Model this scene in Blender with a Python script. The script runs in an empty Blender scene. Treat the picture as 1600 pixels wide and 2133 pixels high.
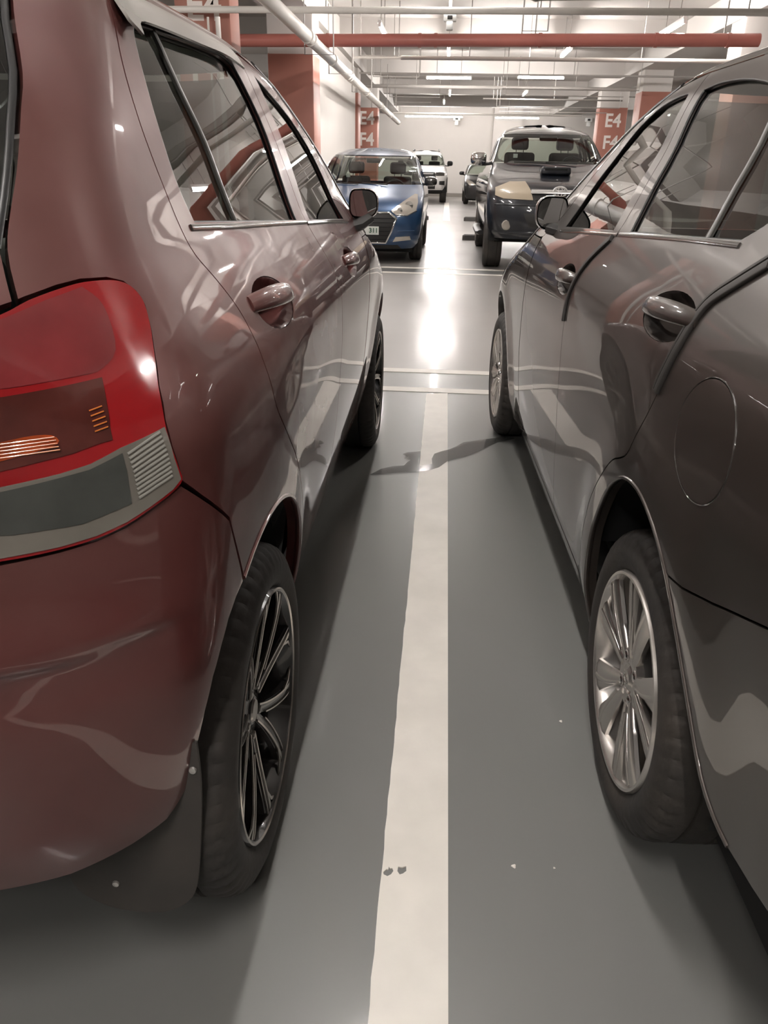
import bpy, bmesh, math, random
from mathutils import Vector, Matrix
from mathutils.geometry import delaunay_2d_cdt
random.seed(7)
PI = math.pi
scene = bpy.context.scene
COL = scene.collection

# ------------------------------------------------------------------ camera, world, exposure
cam_d = bpy.data.cameras.new('camera')
cam = bpy.data.objects.new('camera', cam_d); COL.objects.link(cam)
cam_d.sensor_fit = 'VERTICAL'; cam_d.sensor_height = 34.6
cam_d.lens = 1603.0 / 2133.0 * 34.6
cam_d.clip_start = 0.02; cam_d.clip_end = 200
_p, _y, _r = 0.4216, 0.067, 0.02
_f = Vector((-math.sin(_y)*math.cos(_p), math.cos(_y)*math.cos(_p), -math.sin(_p)))
_rt = Vector((math.cos(_y), math.sin(_y), 0)); _up = _rt.cross(_f)
_r2 = math.cos(_r)*_rt + math.sin(_r)*_up; _u2 = -math.sin(_r)*_rt + math.cos(_r)*_up
cam.matrix_world = Matrix(((_r2.x, _u2.x, -_f.x, -0.066), (_r2.y, _u2.y, -_f.y, 0.0), (_r2.z, _u2.z, -_f.z, 1.25), (0, 0, 0, 1)))
scene.camera = cam
world = bpy.data.worlds.new('world'); scene.world = world; world.use_nodes = True
world.node_tree.nodes['Background'].inputs[0].default_value = (1, 0.97, 0.93, 1)
world.node_tree.nodes['Background'].inputs[1].default_value = 0.05
vs = scene.view_settings
vs.view_transform = 'Standard'; vs.look = 'None'; vs.gamma = 1.0; vs.use_curve_mapping = False
vs.exposure = 0.62
LAMP_STRENGTH = 230.0
scene.cycles.max_bounces = 7; scene.cycles.diffuse_bounces = 4; scene.cycles.glossy_bounces = 4
scene.cycles.transparent_max_bounces = 10; scene.cycles.transmission_bounces = 6
scene.cycles.caustics_reflective = False; scene.cycles.caustics_refractive = False
scene.cycles.sample_clamp_indirect = 6.0
scene.cycles.use_adaptive_sampling = True; scene.cycles.adaptive_threshold = 0.03

# ------------------------------------------------------------------ materials
MATS = {}
def mat(name, col, rough=0.5, metal=0.0, coat=0.0, spec=0.5, coat_rough=0.05, noise=None, bump=None, emit=None, rnoise=None, dust=None):
    """noise=(scale, amount): value variation; bump=(scale, strength); rnoise=(scale, lo, hi): roughness variation; dust=(scale, colour, amount)"""
    if name in MATS: return MATS[name]
    m = bpy.data.materials.new(name); m.use_nodes = True; MATS[name] = m
    nt = m.node_tree; N = nt.nodes; L = nt.links; b = N['Principled BSDF']
    b.inputs['Base Color'].default_value = (*col, 1); b.inputs['Roughness'].default_value = rough
    b.inputs['Metallic'].default_value = metal; b.inputs['Coat Weight'].default_value = coat
    b.inputs['Coat Roughness'].default_value = coat_rough; b.inputs['Specular IOR Level'].default_value = spec
    tc = N.new('ShaderNodeTexCoord')
    def nz(scale, detail=4):
        n = N.new('ShaderNodeTexNoise'); n.inputs['Scale'].default_value = scale; n.inputs['Detail'].default_value = detail
        L.new(tc.outputs['Object'], n.inputs['Vector']); return n
    csock = None
    if noise:
        n = nz(noise[0]); r = N.new('ShaderNodeMapRange')
        r.inputs[1].default_value = .3; r.inputs[2].default_value = .7
        r.inputs[3].default_value = 1-noise[1]; r.inputs[4].default_value = 1+noise[1]
        L.new(n.outputs['Fac'], r.inputs[0])
        mx = N.new('ShaderNodeMix'); mx.data_type = 'RGBA'; mx.blend_type = 'MULTIPLY'; mx.inputs[0].default_value = 1
        mx.inputs[6].default_value = (*col, 1); L.new(r.outputs[0], mx.inputs[7]); csock = mx.outputs[2]
    if dust:
        n = nz(dust[0], 8); r = N.new('ShaderNodeMapRange')
        r.inputs[1].default_value = .35; r.inputs[2].default_value = .75; r.inputs[3].default_value = dust[2]*.25; r.inputs[4].default_value = dust[2]
        L.new(n.outputs['Fac'], r.inputs[0])
        mx = N.new('ShaderNodeMix'); mx.data_type = 'RGBA'; mx.inputs[6].default_value = (*col, 1); mx.inputs[7].default_value = (*dust[1], 1)
        if csock: L.new(csock, mx.inputs[6])
        L.new(r.outputs[0], mx.inputs[0]); csock = mx.outputs[2]
    if csock: L.new(csock, b.inputs['Base Color'])
    if rnoise:
        n = nz(rnoise[0], 6); r = N.new('ShaderNodeMapRange'); r.inputs[1].default_value = .35; r.inputs[2].default_value = .7
        r.inputs[3].default_value = rnoise[1]; r.inputs[4].default_value = rnoise[2]
        L.new(n.outputs['Fac'], r.inputs[0]); L.new(r.outputs[0], b.inputs['Roughness'])
    if bump:
        n = nz(bump[0]); bp = N.new('ShaderNodeBump'); bp.inputs['Strength'].default_value = bump[1]; bp.inputs['Distance'].default_value = .01
        L.new(n.outputs['Fac'], bp.inputs['Height']); L.new(bp.outputs[0], b.inputs['Normal'])
    if emit:
        b.inputs['Emission Color'].default_value = (*emit[0], 1); b.inputs['Emission Strength'].default_value = emit[1]
    return m
def glass(name, tint, refl=1.0, rough=0.0):
    if name in MATS: return MATS[name]
    m = bpy.data.materials.new(name); m.use_nodes = True; MATS[name] = m
    nt = m.node_tree; N = nt.nodes; L = nt.links; N.remove(N['Principled BSDF'])
    t = N.new('ShaderNodeBsdfTransparent'); t.inputs[0].default_value = (*tint, 1)
    g = N.new('ShaderNodeBsdfGlossy'); g.inputs['Roughness'].default_value = rough
    f = N.new('ShaderNodeFresnel'); f.inputs[0].default_value = 1.5
    mu = N.new('ShaderNodeMath'); mu.operation = 'MULTIPLY_ADD'; mu.use_clamp = True; mu.inputs[1].default_value = 1.6*refl; mu.inputs[2].default_value = .02
    mx = N.new('ShaderNodeMixShader'); L.new(f.outputs[0], mu.inputs[0]); L.new(mu.outputs[0], mx.inputs[0])
    L.new(t.outputs[0], mx.inputs[1]); L.new(g.outputs[0], mx.inputs[2]); L.new(mx.outputs[0], N['Material Output'].inputs[0])
    return m
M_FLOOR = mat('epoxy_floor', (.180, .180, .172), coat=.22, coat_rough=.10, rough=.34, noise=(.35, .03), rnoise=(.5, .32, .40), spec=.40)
M_AISLE = mat('aisle_floor', (.32, .30, .28), coat=.15, coat_rough=.12, rough=.38, noise=(.4, .03), rnoise=(.6, .34, .42), spec=.36)  # base colour paler than the bays, standing in for reflected wall light
M_FARFL = mat('far_floor', (.235, .222, .208), coat=.2, coat_rough=.10, rough=.36, noise=(.4, .03), rnoise=(.6, .32, .40), spec=.36)
M_BRIGHT = mat('bright_trim', (.80, .79, .77), rough=.22, metal=.55)
M_LINE = mat('line_paint', (.82, .775, .71), rough=.42, noise=(9, .05), dust=(6, (.48, .44, .38), .22))
M_WALL = mat('white_wall', (.56, .53, .50), rough=.75, noise=(.8, .03))
M_CEIL = mat('ceiling_paint', (.52, .495, .47), rough=.8, noise=(.7, .04))
M_SKIRT = mat('dark_skirting', (.22, .20, .18), rough=.6)
M_RED = mat('column_red', (.33, .135, .10), rough=.5, noise=(1.5, .05))
M_PIPER = mat('pipe_red', (.44, .15, .12), rough=.32, noise=(2, .06))
M_PIPEW = mat('pipe_white', (.66, .63, .59), rough=.4, noise=(3, .05))
M_ROD = mat('hanger_grey', (.32, .30, .28), rough=.5)
M_TUBE = mat('lamp_tube', (1, 1, 1), emit=((1.0, .95, .912), LAMP_STRENGTH))
M_LAMPBODY = mat('lamp_body', (.8, .8, .78), rough=.4)
M_LETTER = mat('letter_white', (.72, .66, .62), rough=.5)
M_PAINT_L = mat('paint_maroon', (.092, .018, .017), rough=.38, metal=.25, coat=1.0, coat_rough=.025, dust=(3.5, (.20, .115, .095), .34), rnoise=(5, .30, .5))
M_PAINT_R = mat('paint_bronze', (.052, .042, .036), rough=.34, metal=.35, coat=1.0, coat_rough=.010, dust=(2.5, (.12, .10, .085), .14))
M_PAINT_BLUE = mat('paint_blue', (.020, .062, .145), rough=.35, metal=.3, coat=1.0, coat_rough=.04)
M_PAINT_NAVY = mat('paint_navy', (.006, .008, .013), rough=.35, metal=.2, coat=1.0, coat_rough=.04)
M_PAINT_WHITE = mat('paint_white', (.72, .70, .67), rough=.4, coat=1.0, coat_rough=.05)
M_PAINT_BLACK = mat('paint_black', (.012, .012, .013), rough=.35, coat=1.0, coat_rough=.04)
M_BLACK = mat('black_plastic', (.018, .017, .016), rough=.45)
M_RUBBER = mat('rubber', (.022, .021, .020), rough=.62, dust=(7, (.10, .08, .065), .25))
M_TYRE = mat('tyre', (.020, .019, .018), rough=.68, dust=(6, (.12, .095, .075), .30), bump=(60, .12))
M_DARK = mat('dark_underside', (.010, .010, .010), rough=.9)
M_SEAL = mat('window_seal', (.014, .014, .014), rough=.35)
M_CHROME = mat('chrome', (.75, .74, .72), rough=.08, metal=1.0)
M_TRIM = mat('trim_gloss', (.05, .046, .042), rough=.15, coat=1.0)
M_ALLOY = mat('alloy_silver', (.66, .63, .60), rough=.27, metal=.9, dust=(8, (.34, .28, .23), .2))
M_MACHINED = mat('machined_alloy', (.62, .58, .54), rough=.24, metal=.9)
M_RIMBLK = mat('rim_black', (.018, .016, .016), rough=.22, coat=.6)
M_BRAKE = mat('brake_iron', (.09, .075, .065), rough=.5, metal=.6)
M_LENSRED = mat('lens_red', (.26, .010, .012), rough=.14, coat=1.0, coat_rough=.02, noise=(4, .2))
M_LENSRD2 = mat('lens_red_dusty', (.17, .022, .024), rough=.2, coat=1.0, coat_rough=.03, noise=(9, .25))
M_AMBER2 = mat('lens_amber_bright', (.62, .17, .03), rough=.2, coat=1.0)
M_BAR = mat('division_bar_grey', (.06, .058, .052), rough=.35)
M_LENSDRK = mat('lens_smoked', (.075, .018, .014), rough=.16, coat=1.0, coat_rough=.02, noise=(12, .35))
M_AMBER = mat('lens_amber', (.34, .055, .012), rough=.2, coat=1.0, noise=(30, .5))
M_LENSCLR = mat('lens_clear', (.165, .150, .128), rough=.2, coat=.8, coat_rough=.06, noise=(7, .2))
M_LENSCL2 = mat('lens_reverse', (.055, .058, .052), rough=.2, coat=.8, coat_rough=.06, noise=(20, .15))
M_LENSRIB = mat('lens_rib', (.30, .29, .26), rough=.25, coat=.6)
M_HEADL = mat('headlamp_clear', (.45, .41, .36), rough=.15, coat=1.0, metal=.3)
M_HEADY = mat('headlamp_yellowed', (.42, .35, .26), rough=.3, coat=1.0)
M_GLASS = glass('side_glass', (.62, .66, .60))
M_GLASSD = glass('tinted_glass', (.16, .18, .17))
M_WSHIELD = glass('windscreen_glass', (.70, .75, .70), .45)
M_SEAT = mat('seat_fabric', (.055, .05, .045), rough=.9, bump=(40, .2))
M_CABIN = mat('cabin_trim', (.05, .047, .043), rough=.8)
M_MIRROR = mat('mirror_glass', (.85, .85, .85), rough=.02, metal=1.0)
M_PLATE = mat('plate_white', (.72, .74, .70), rough=.4)
M_PLATETXT = mat('plate_text', (.03, .10, .05), rough=.5)
M_FLAP = mat('flap_rubber', (.030, .029, .027), rough=.55, dust=(5, (.15, .12, .10), .3))
M_SCREW = mat('screw', (.7, .68, .64), rough=.3, metal=.8)
M_STAIN = None

# ------------------------------------------------------------------ helpers
def setp(o, label=None, cat=None, group=None, kind=None):
    if label: o['label'] = label
    if cat: o['category'] = cat
    if group: o['group'] = group
    if kind: o['kind'] = kind
    return o
def mk(name, V, F, m, parent=None, nrm=None, smooth=True):
    me = bpy.data.meshes.new(name); me.from_pydata([tuple(v) for v in V], [], F)
    if smooth: me.polygons.foreach_set('use_smooth', [True]*len(me.polygons))
    me.update()
    if nrm is not None: me.normals_split_custom_set_from_vertices([tuple(n) for n in nrm])
    if m: me.materials.append(m)
    o = bpy.data.objects.new(name, me); COL.objects.link(o)
    if parent: o.parent = parent
    return o
def empty(name, loc=(0, 0, 0), rz=0, label=None, cat=None, group=None, parent=None):
    o = bpy.data.objects.new(name, None); COL.objects.link(o); o.location = loc; o.rotation_euler = (0, 0, rz)
    o.empty_display_size = .1
    if parent: o.parent = parent
    return setp(o, label, cat, group)
def boxVF(x0, x1, y0, y1, z0, z1):
    V = [(x0,y0,z0),(x1,y0,z0),(x1,y1,z0),(x0,y1,z0),(x0,y0,z1),(x1,y0,z1),(x1,y1,z1),(x0,y1,z1)]
    return V, [(3,2,1,0),(4,5,6,7),(0,1,5,4),(1,2,6,5),(2,3,7,6),(3,0,4,7)]
def box(name, b, m, parent=None, bev=0.0, seg=2):
    V, F = boxVF(*b)
    o = mk(name, V, F, m, parent, smooth=False)
    if bev:
        bm = bmesh.new(); bm.from_mesh(o.data)
        bmesh.ops.bevel(bm, geom=list(bm.edges), offset=bev, segments=seg, profile=.5, affect='EDGES')
        for f in bm.faces: f.smooth = True
        bm.to_mesh(o.data); bm.free()
        o.data.shade_smooth() if hasattr(o.data, 'shade_smooth') else None
        try: o.data.set_sharp_from_angle(angle=math.radians(40))
        except Exception: pass
    return o
def multi(name, boxes, m, parent=None):
    V, F = [], []
    for b in boxes:
        v, f = boxVF(*b); n = len(V); V += v; F += [tuple(i+n for i in q) for q in f]
    return mk(name, V, F, m, parent, smooth=False)
def sweepVF(pts, nrm, w, h, seg=8, closed=False, power=1.0, cap=True):
    """tube with elliptic (power 1) or boxy (power<1) section; w across, h along nrm"""
    pts = [Vector(p) for p in pts]; n = len(pts); V, F = [], []
    for i, p in enumerate(pts):
        a = pts[i-1] if (i > 0 or closed) else p; b = pts[(i+1) % n] if (i < n-1 or closed) else p
        t = (b-a).normalized(); nn = Vector(nrm[i] if isinstance(nrm, list) else nrm)
        s = t.cross(nn)
        if s.length < 1e-6: s = t.orthogonal()
        s.normalize(); nn = s.cross(t)
        ww = w[i] if isinstance(w, list) else w; hh = h[i] if isinstance(h, list) else h
        for k in range(seg):
            th = 2*PI*(k+.5)/seg; c, q = math.cos(th), math.sin(th)
            c = math.copysign(abs(c)**power, c); q = math.copysign(abs(q)**power, q)
            V.append(p+s*(ww*c)+nn*(hh*q))
    m = n if closed else n-1
    for i in range(m):
        for k in range(seg):
            a = i*seg+k; b = i*seg+(k+1) % seg; j = ((i+1) % n)*seg
            F.append((a, b, j+(k+1) % seg, j+k))
    if cap and not closed:
        F.append(tuple(range(seg-1, -1, -1))); F.append(tuple((n-1)*seg+k for k in range(seg)))
    return V, F
def sweep(name, pts, nrm, w, h, m, parent=None, seg=8, closed=False, power=1.0):
    V, F = sweepVF(pts, nrm, w, h, seg, closed, power)
    o = mk(name, V, F, m, parent)
    try: o.data.set_sharp_from_angle(angle=math.radians(50))
    except Exception: pass
    return o
def pipe(name, a, b, r, m, parent=None, seg=14):
    d = Vector(b)-Vector(a); up = Vector((0, 0, 1)) if abs(d.normalized().z) < .9 else Vector((1, 0, 0))
    return sweep(name, [a, b], up, r, r, m, parent, seg)
def spl(pts, n=4):
    """open Catmull-Rom through pts"""
    out = []
    for i in range(len(pts)-1):
        p0 = pts[max(i-1, 0)]; p1 = pts[i]; p2 = pts[i+1]; p3 = pts[min(i+2, len(pts)-1)]
        for k in range(n):
            t = k/n; t2 = t*t; t3 = t2*t
            out.append(tuple(.5*((2*p1[j])+(-p0[j]+p2[j])*t+(2*p0[j]-5*p1[j]+4*p2[j]-p3[j])*t2+(-p0[j]+3*p1[j]-3*p2[j]+p3[j])*t3) for j in range(len(p1))))
    out.append(tuple(pts[-1])); return out
def splc(pts, n=4):
    m = len(pts); out = []
    for i in range(m):
        p0, p1, p2, p3 = pts[i-1], pts[i], pts[(i+1) % m], pts[(i+2) % m]
        for k in range(n):
            t = k/n; t2 = t*t; t3 = t2*t
            out.append(tuple(.5*((2*p1[j])+(-p0[j]+p2[j])*t+(2*p0[j]-5*p1[j]+4*p2[j]-p3[j])*t2+(-p0[j]+3*p1[j]-3*p2[j]+p3[j])*t3) for j in range(len(p1))))
    return out
def area2(P): return .5*sum(P[i-1][0]*P[i][1]-P[i][0]*P[i-1][1] for i in range(len(P)))
def clean(P, eps=1e-4):
    out = []
    for p in P:
        if not out or math.hypot(p[0]-out[-1][0], p[1]-out[-1][1]) > eps: out.append(tuple(p[:2]))
    if math.hypot(out[0][0]-out[-1][0], out[0][1]-out[-1][1]) < eps: out.pop()
    return out
def inset(P, d):
    P = clean(P)
    if area2(P) < 0: P = P[::-1]
    n = len(P); out = []
    for i in range(n):
        a, b, c = P[i-1], P[i], P[(i+1) % n]
        e1 = (b[0]-a[0], b[1]-a[1]); e2 = (c[0]-b[0], c[1]-b[1])
        l1 = math.hypot(*e1); l2 = math.hypot(*e2)
        n1 = (-e1[1]/l1, e1[0]/l1); n2 = (-e2[1]/l2, e2[0]/l2)
        mx, my = n1[0]+n2[0], n1[1]+n2[1]; k = 2/max(.35, mx*mx+my*my)
        out.append((b[0]+mx*k*d, b[1]+my*k*d))
    return out
def dens(P, step):
    out = []; n = len(P)
    for i in range(n):
        a, b = P[i], P[(i+1) % n]; k = max(1, int(math.ceil(math.hypot(b[0]-a[0], b[1]-a[1])/step)))
        for j in range(k): out.append((a[0]+(b[0]-a[0])*j/k, a[1]+(b[1]-a[1])*j/k))
    return out
def inside(p, P):
    x, y = p; c = False; n = len(P); j = n-1
    for i in range(n):
        yi, yj = P[i][1], P[j][1]
        if (yi > y) != (yj > y) and x < (P[j][0]-P[i][0])*(y-yi)/(yj-yi)+P[i][0]: c = not c
        j = i
    return c
def triangulate(poly, holes, res):
    loops = [dens(clean(poly), res)]+[dens(clean(h), res*.7) for h in holes]
    if area2(loops[0]) < 0: loops[0] = loops[0][::-1]
    for i in range(1, len(loops)):
        if area2(loops[i]) > 0: loops[i] = loops[i][::-1]
    V, E = [], []
    for lp in loops:
        b = len(V); V += [Vector(p) for p in lp]; E += [(b+i, b+(i+1) % len(lp)) for i in range(len(lp))]
    xs = [p[0] for p in loops[0]]; ys = [p[1] for p in loops[0]]
    cell = {}
    for lp in loops:
        for p in lp: cell.setdefault((int(p[0]//res), int(p[1]//res)), []).append(p)
    j = 0; y = min(ys)+res*.5
    while y < max(ys):
        x = min(xs)+(res*.5 if j % 2 else res*.25)
        while x < max(xs):
            near = False; cx, cy = int(x//res), int(y//res)
            for ax in (-1, 0, 1):
                for ay in (-1, 0, 1):
                    for q in cell.get((cx+ax, cy+ay), ()):
                        if (q[0]-x)**2+(q[1]-y)**2 < (.45*res)**2: near = True
            if not near and inside((x, y), loops[0]) and not any(inside((x, y), h) for h in loops[1:]): V.append(Vector((x, y)))
            x += res
        y += res*.87; j += 1
    vo, eo, fo, ov = delaunay_2d_cdt(V, E, [], 0, 1e-6)[:4]
    back = {}
    for i, l in enumerate(ov):
        for q in l: back[q] = i
    LI = []; b = 0
    for lp in loops: LI.append([back[b+i] for i in range(len(lp))]); b += len(lp)
    T = []
    for f in fo:
        c = ((vo[f[0]].x+vo[f[1]].x+vo[f[2]].x)/3, (vo[f[0]].y+vo[f[1]].y+vo[f[2]].y)/3)
        if inside(c, loops[0]) and not any(inside(c, h) for h in loops[1:]): T.append(tuple(f))
    return [(v.x, v.y) for v in vo], T, LI
def frame(mp, u, z, off, flip):
    e = 2e-3
    def q(a, b):
        return Vector(mp(a, b))
    p = q(u, z); du = q(u+e, z)-q(u-e, z); dz = q(u, z+e)-q(u, z-e)
    n = du.cross(dz)
    if n.length < 1e-12: n = Vector((0, 1, 0))
    n.normalize()
    if flip: n = -n
    return p, n
def patch(name, mp, poly, m, parent, holes=(), res=.025, th=.012, off=0.0, sgn=1, flip=False):
    """trimmed piece of a curved surface: poly in surface coordinates, real thickness th"""
    P2, T, loops = triangulate(poly, holes, res)
    fo = off if callable(off) else None
    V, NN = [], []
    for (u, z) in P2:
        p, n = frame(mp, u, z, 0, flip)
        if fo:
            e = 3e-3
            def g(a, b):
                pp, nn = frame(mp, a, b, 0, flip); return pp+nn*fo(a, b)
            p = g(u, z); d = (g(u+e, z)-g(u-e, z)).cross(g(u, z+e)-g(u, z-e))
            if d.length > 1e-12:
                d.normalize(); n = -d if flip else d
        else: p = p+n*off
        V.append(p); NN.append(n)
    F = [(t[0], t[2], t[1]) if flip else t for t in T]
    if th:
        for idx in loops:
            n = len(idx)
            base = len(V)
            for k in range(n):
                i = idx[k]; t = V[idx[(k+1) % n]]-V[idx[k-1]]; nn = NN[i]; s = t.cross(nn)
                s = s.normalized() if s.length > 1e-9 else nn
                if flip: s = -s
                V += [V[i].copy(), V[i]-nn*th]; NN += [s, s]
            for k in range(n):
                a = base+2*k; b = base+2*((k+1) % n)
                F.append((a, b, b+1, a+1) if flip else (a, a+1, b+1, b))
    if sgn < 0:
        V = [Vector((-v.x, v.y, v.z)) for v in V]; NN = [Vector((-v.x, v.y, v.z)) for v in NN]; F = [tuple(reversed(f)) for f in F]
    return mk(name, V, F, m, parent, NN)
def gridpatch(name, mp, zs, u0, u1, nu, m, parent, off=0.0, both=True, sgn=1, th=0):
    """surface band z in zs, u from u0(z) to u1(z); both = mirrored to the other side of the car as one mesh"""
    V, NN, F = [], [], []
    sides = (1, -1) if both else (sgn,)
    for s in sides:
        b = len(V)
        for z in zs:
            a, c = u0(z), u1(z)
            for i in range(nu+1):
                p, n = frame(mp, a+(c-a)*i/nu, z, 0, False); p = p+n*off
                if s < 0: p = Vector((-p.x, p.y, p.z)); n = Vector((-n.x, n.y, n.z))
                V.append(p); NN.append(n)
        for j in range(len(zs)-1):
            for i in range(nu):
                a = b+j*(nu+1)+i; q = (a, a+1, a+nu+2, a+nu+1)
                F.append(q if s > 0 else tuple(reversed(q)))
    return mk(name, V, F, m, parent, NN)
def surf_strip(name, mp, path, w, h, off, m, parent, sgn=1, seg=8, closed=False, power=.55, flip=False):
    P, N = [], []
    for (u, z) in path:
        p, n = frame(mp, u, z, 0, flip); p = p+n*off
        if sgn < 0: p = Vector((-p.x, p.y, p.z)); n = Vector((-n.x, n.y, n.z))
        P.append(p); N.append(n)
    return sweep(name, P, N, w, h, m, parent, seg, closed, power)
def lathe(name, prof, m, parent=None, seg=64, mod=None, a0=0, a1=2*PI):
    """profile (x, r) revolved about the x axis"""
    full = abs(a1-a0-2*PI) < 1e-6; V, F = [], []; n = len(prof); ns = seg if full else seg+1
    for k in range(ns):
        a = a0+(a1-a0)*k/seg
        for j, (x, r) in enumerate(prof):
            rr = r+(mod(k, j) if mod else 0); V.append((x, rr*math.cos(a), rr*math.sin(a)))
    for k in range(seg):
        k2 = (k+1) % ns
        for j in range(n-1): F.append((k*n+j, k*n+j+1, k2*n+j+1, k2*n+j))
    o = mk(name, V, F, m, parent)
    try: o.data.set_sharp_from_angle(angle=math.radians(35))
    except Exception: pass
    return o
def text_mesh(name, s, size, m, parent, loc, rot, depth=.003, sx=1.0):
    cu = bpy.data.curves.new(name+'_curve', 'FONT'); cu.body = s; cu.size = size; cu.extrude = depth; cu.align_x = 'CENTER'; cu.align_y = 'CENTER'
    cu.offset = size*.022
    t = bpy.data.objects.new(name+'_tmp', cu); COL.objects.link(t)
    dg = bpy.context.evaluated_depsgraph_get(); me = bpy.data.meshes.new_from_object(t.evaluated_get(dg))
    bpy.data.objects.remove(t); bpy.data.curves.remove(cu)
    me.materials.clear(); me.materials.append(m); me.name = name
    o = bpy.data.objects.new(name, me); COL.objects.link(o); o.parent = parent; o.location = loc; o.rotation_euler = rot; o.scale = (sx, 1, 1)
    return o
def copytree(o, parent=None):
    c = o.copy(); COL.objects.link(c)
    if parent: c.parent = parent
    for ch in list(o.children): copytree(ch, c)
    return c
def struct(o): o['kind'] = 'structure'; return o

# ------------------------------------------------------------------ the car-park shell
FX0, FX1, FY0, FY1, HC = -13.0, 15.0, -9.0, 40.0, 3.95
struct(box('floor', (FX0, FX1, FY0, FY1, -.2, 0), M_FLOOR))
aisle = struct(box('trim_1', (FX0, FX1, 5.17, 10.32, -.05, .0012), M_AISLE)); aisle['label'] = 'polished driving aisle between the parking rows, colour paled for reflected wall light'
aisle2 = struct(box('trim_2', (FX0, FX1, 11.0, FY1, -.05, .0010), M_FARFL)); aisle2['label'] = 'polished grey floor of the far parking bays'
ceil = struct(box('ceiling', (FX0, FX1, FY0, FY1, HC, HC+.2), M_CEIL))
for y in (-4.5, 1.0, 6.3, 12.3, 17.9, 23.6, 29.5, 35.2):
    box('beam', (FX0, FX1, y, y+.42, HC-.42, HC+.02), M_CEIL, ceil)
for x in (-3.1, 4.45):
    box('beam', (x, x+.75, FY0, FY1, HC-.46, HC+.02), M_CEIL, ceil)
wb = struct(box('wall_back', (FX0, FX1, FY1, FY1+.2, 0, HC), M_WALL))
for x in (1.95, -6.0, 8.2): box('pilaster', (x, x+1.3, FY1-.25, FY1+.02, 0, HC), M_WALL, wb)
struct(box('wall_left', (FX0-.2, FX0, FY0, FY1, 0, HC), M_WALL)); struct(box('wall_right', (FX1, FX1+.2, FY0, FY1, 0, HC), M_WALL))
struct(box('wall_front', (FX0, FX1, FY0-.2, FY0, 0, HC), M_WALL))
struct(box('wall_inner', (-2.75, -2.47, 15.2, 21.9, 0, HC), M_WALL))
struct(box('baseboard_back', (FX0, FX1, FY1-.04, FY1, 0, .16), M_SKIRT))

def line(name, pts, m, label, holes=(), z=.0028, cat='floor marking'):
    P2, T, loops = triangulate(pts, holes, .25)
    V = [(p[0], p[1], z) for p in P2]; F = list(T); n0 = len(V)
    for idx in loops:
        b = len(V)
        V += [(P2[i][0], P2[i][1], 0.0) for i in idx]; n = len(idx)
        for k in range(n): F.append((idx[k], b+k, b+(k+1) % n, idx[(k+1) % n]))
    return setp(mk(name, V, F, m, smooth=False), label, cat)
rj = random.Random(3)
left_edge = [(-.129+rj.uniform(-.0013, .0013), -2.2+i*.045) for i in range(int((4.58+2.2)/.045)+1)]
chip1 = [(-.1255,1.0745),(-.120,1.0815),(-.1165,1.081),(-.1155,1.088),(-.1125,1.083),(-.109,1.0855),(-.106,1.079),(-.110,1.0705),(-.117,1.0655),(-.1245,1.069)]
chip2 = [(-.0975,1.0895),(-.090,1.0885),(-.082,1.092),(-.081,1.081),(-.087,1.0745),(-.0935,1.0715),(-.0985,1.079)]
line('parking_line', left_edge+[(0, 4.58), (0, -2.2)], M_LINE, 'long white bay line between the maroon hatchback and the brown sedan', (chip1, chip2))
line('cross_line', [(-11, 4.60), (13, 4.575), (13, 4.675), (-11, 4.70)], M_LINE, 'white cross line at the near edge of the grey band, closing the near bays')
line('cross_line', [(-11, 5.07), (13, 5.07), (13, 5.17), (-11, 5.17)], M_LINE, 'white cross line at the far edge of the grey band, along the aisle')
line('cross_line', [(-11, 10.32), (13, 10.32), (13, 10.44), (-11, 10.44)], M_LINE, 'white line on the far side of the aisle, nearest the camera of the two')
line('cross_line', [(-11, 10.86), (13, 10.86), (13, 10.98), (-11, 10.98)], M_LINE, 'white line running under the fronts of the blue car and dark pickup')
line('parking_line', [(-.13, 11.0), (.03, 11.0), (.03, 16.6), (-.13, 16.6)], M_LINE, 'white bay line between the blue hatchback and the dark pickup')
line('parking_line', [(-.12, 21.3), (.06, 21.3), (.06, 33), (-.12, 33)], M_LINE, 'distant white bay line leading to the white pickup')
line('parking_line', [(-2.75, -2.2), (-2.62, -2.2), (-2.62, 4.58), (-2.75, 4.58)], M_LINE, 'white bay line on the far side of the maroon hatchback')
line('parking_line', [(2.55, -2.2), (2.68, -2.2), (2.68, 4.58), (2.55, 4.58)], M_LINE, 'white bay line on the far side of the brown sedan')
# water stain and paint specks
ms = bpy.data.materials.new('wet_stain'); ms.use_nodes = True
_n = ms.node_tree; _b = _n.nodes['Principled BSDF']; _b.inputs['Base Color'].default_value = (.05, .05, .047, 1); _b.inputs['Roughness'].default_value = .10; _b.inputs['Alpha'].default_value = .62
def flat(name, pts, z, m, label, cat, res=.05):
    P2, T, _ = triangulate(pts, (), res)
    return setp(mk(name, [(p[0], p[1], z) for p in P2], T, m, smooth=False), label, cat)
st = [(-.345,3.17),(-.30,3.25),(-.25,3.29),(-.20,3.305),(-.185,3.36),(-.172,3.38),(-.205,3.40),(-.185,3.43),(-.215,3.455),(-.195,3.485),(-.15,3.50),(-.13,3.51),(-.128,3.44),(-.135,3.38),(-.128,3.30),(-.10,3.33),(-.072,3.34),(-.075,3.41),(-.064,3.48),(-.03,3.52),(.005,3.55),(.04,3.60),(.08,3.67),(.15,3.71),(.23,3.75),(.30,3.80),(.34,3.76),(.25,3.69),(.20,3.62),(.14,3.53),(.085,3.46),(.04,3.43),(.005,3.40),(-.04,3.30),(-.09,3.25),(-.13,3.235),(-.20,3.22),(-.28,3.19)]
flat('water_stain', st, .0034, ms, 'irregular dark wet stain crossing the white line near the front wheels', 'stain')
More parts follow.
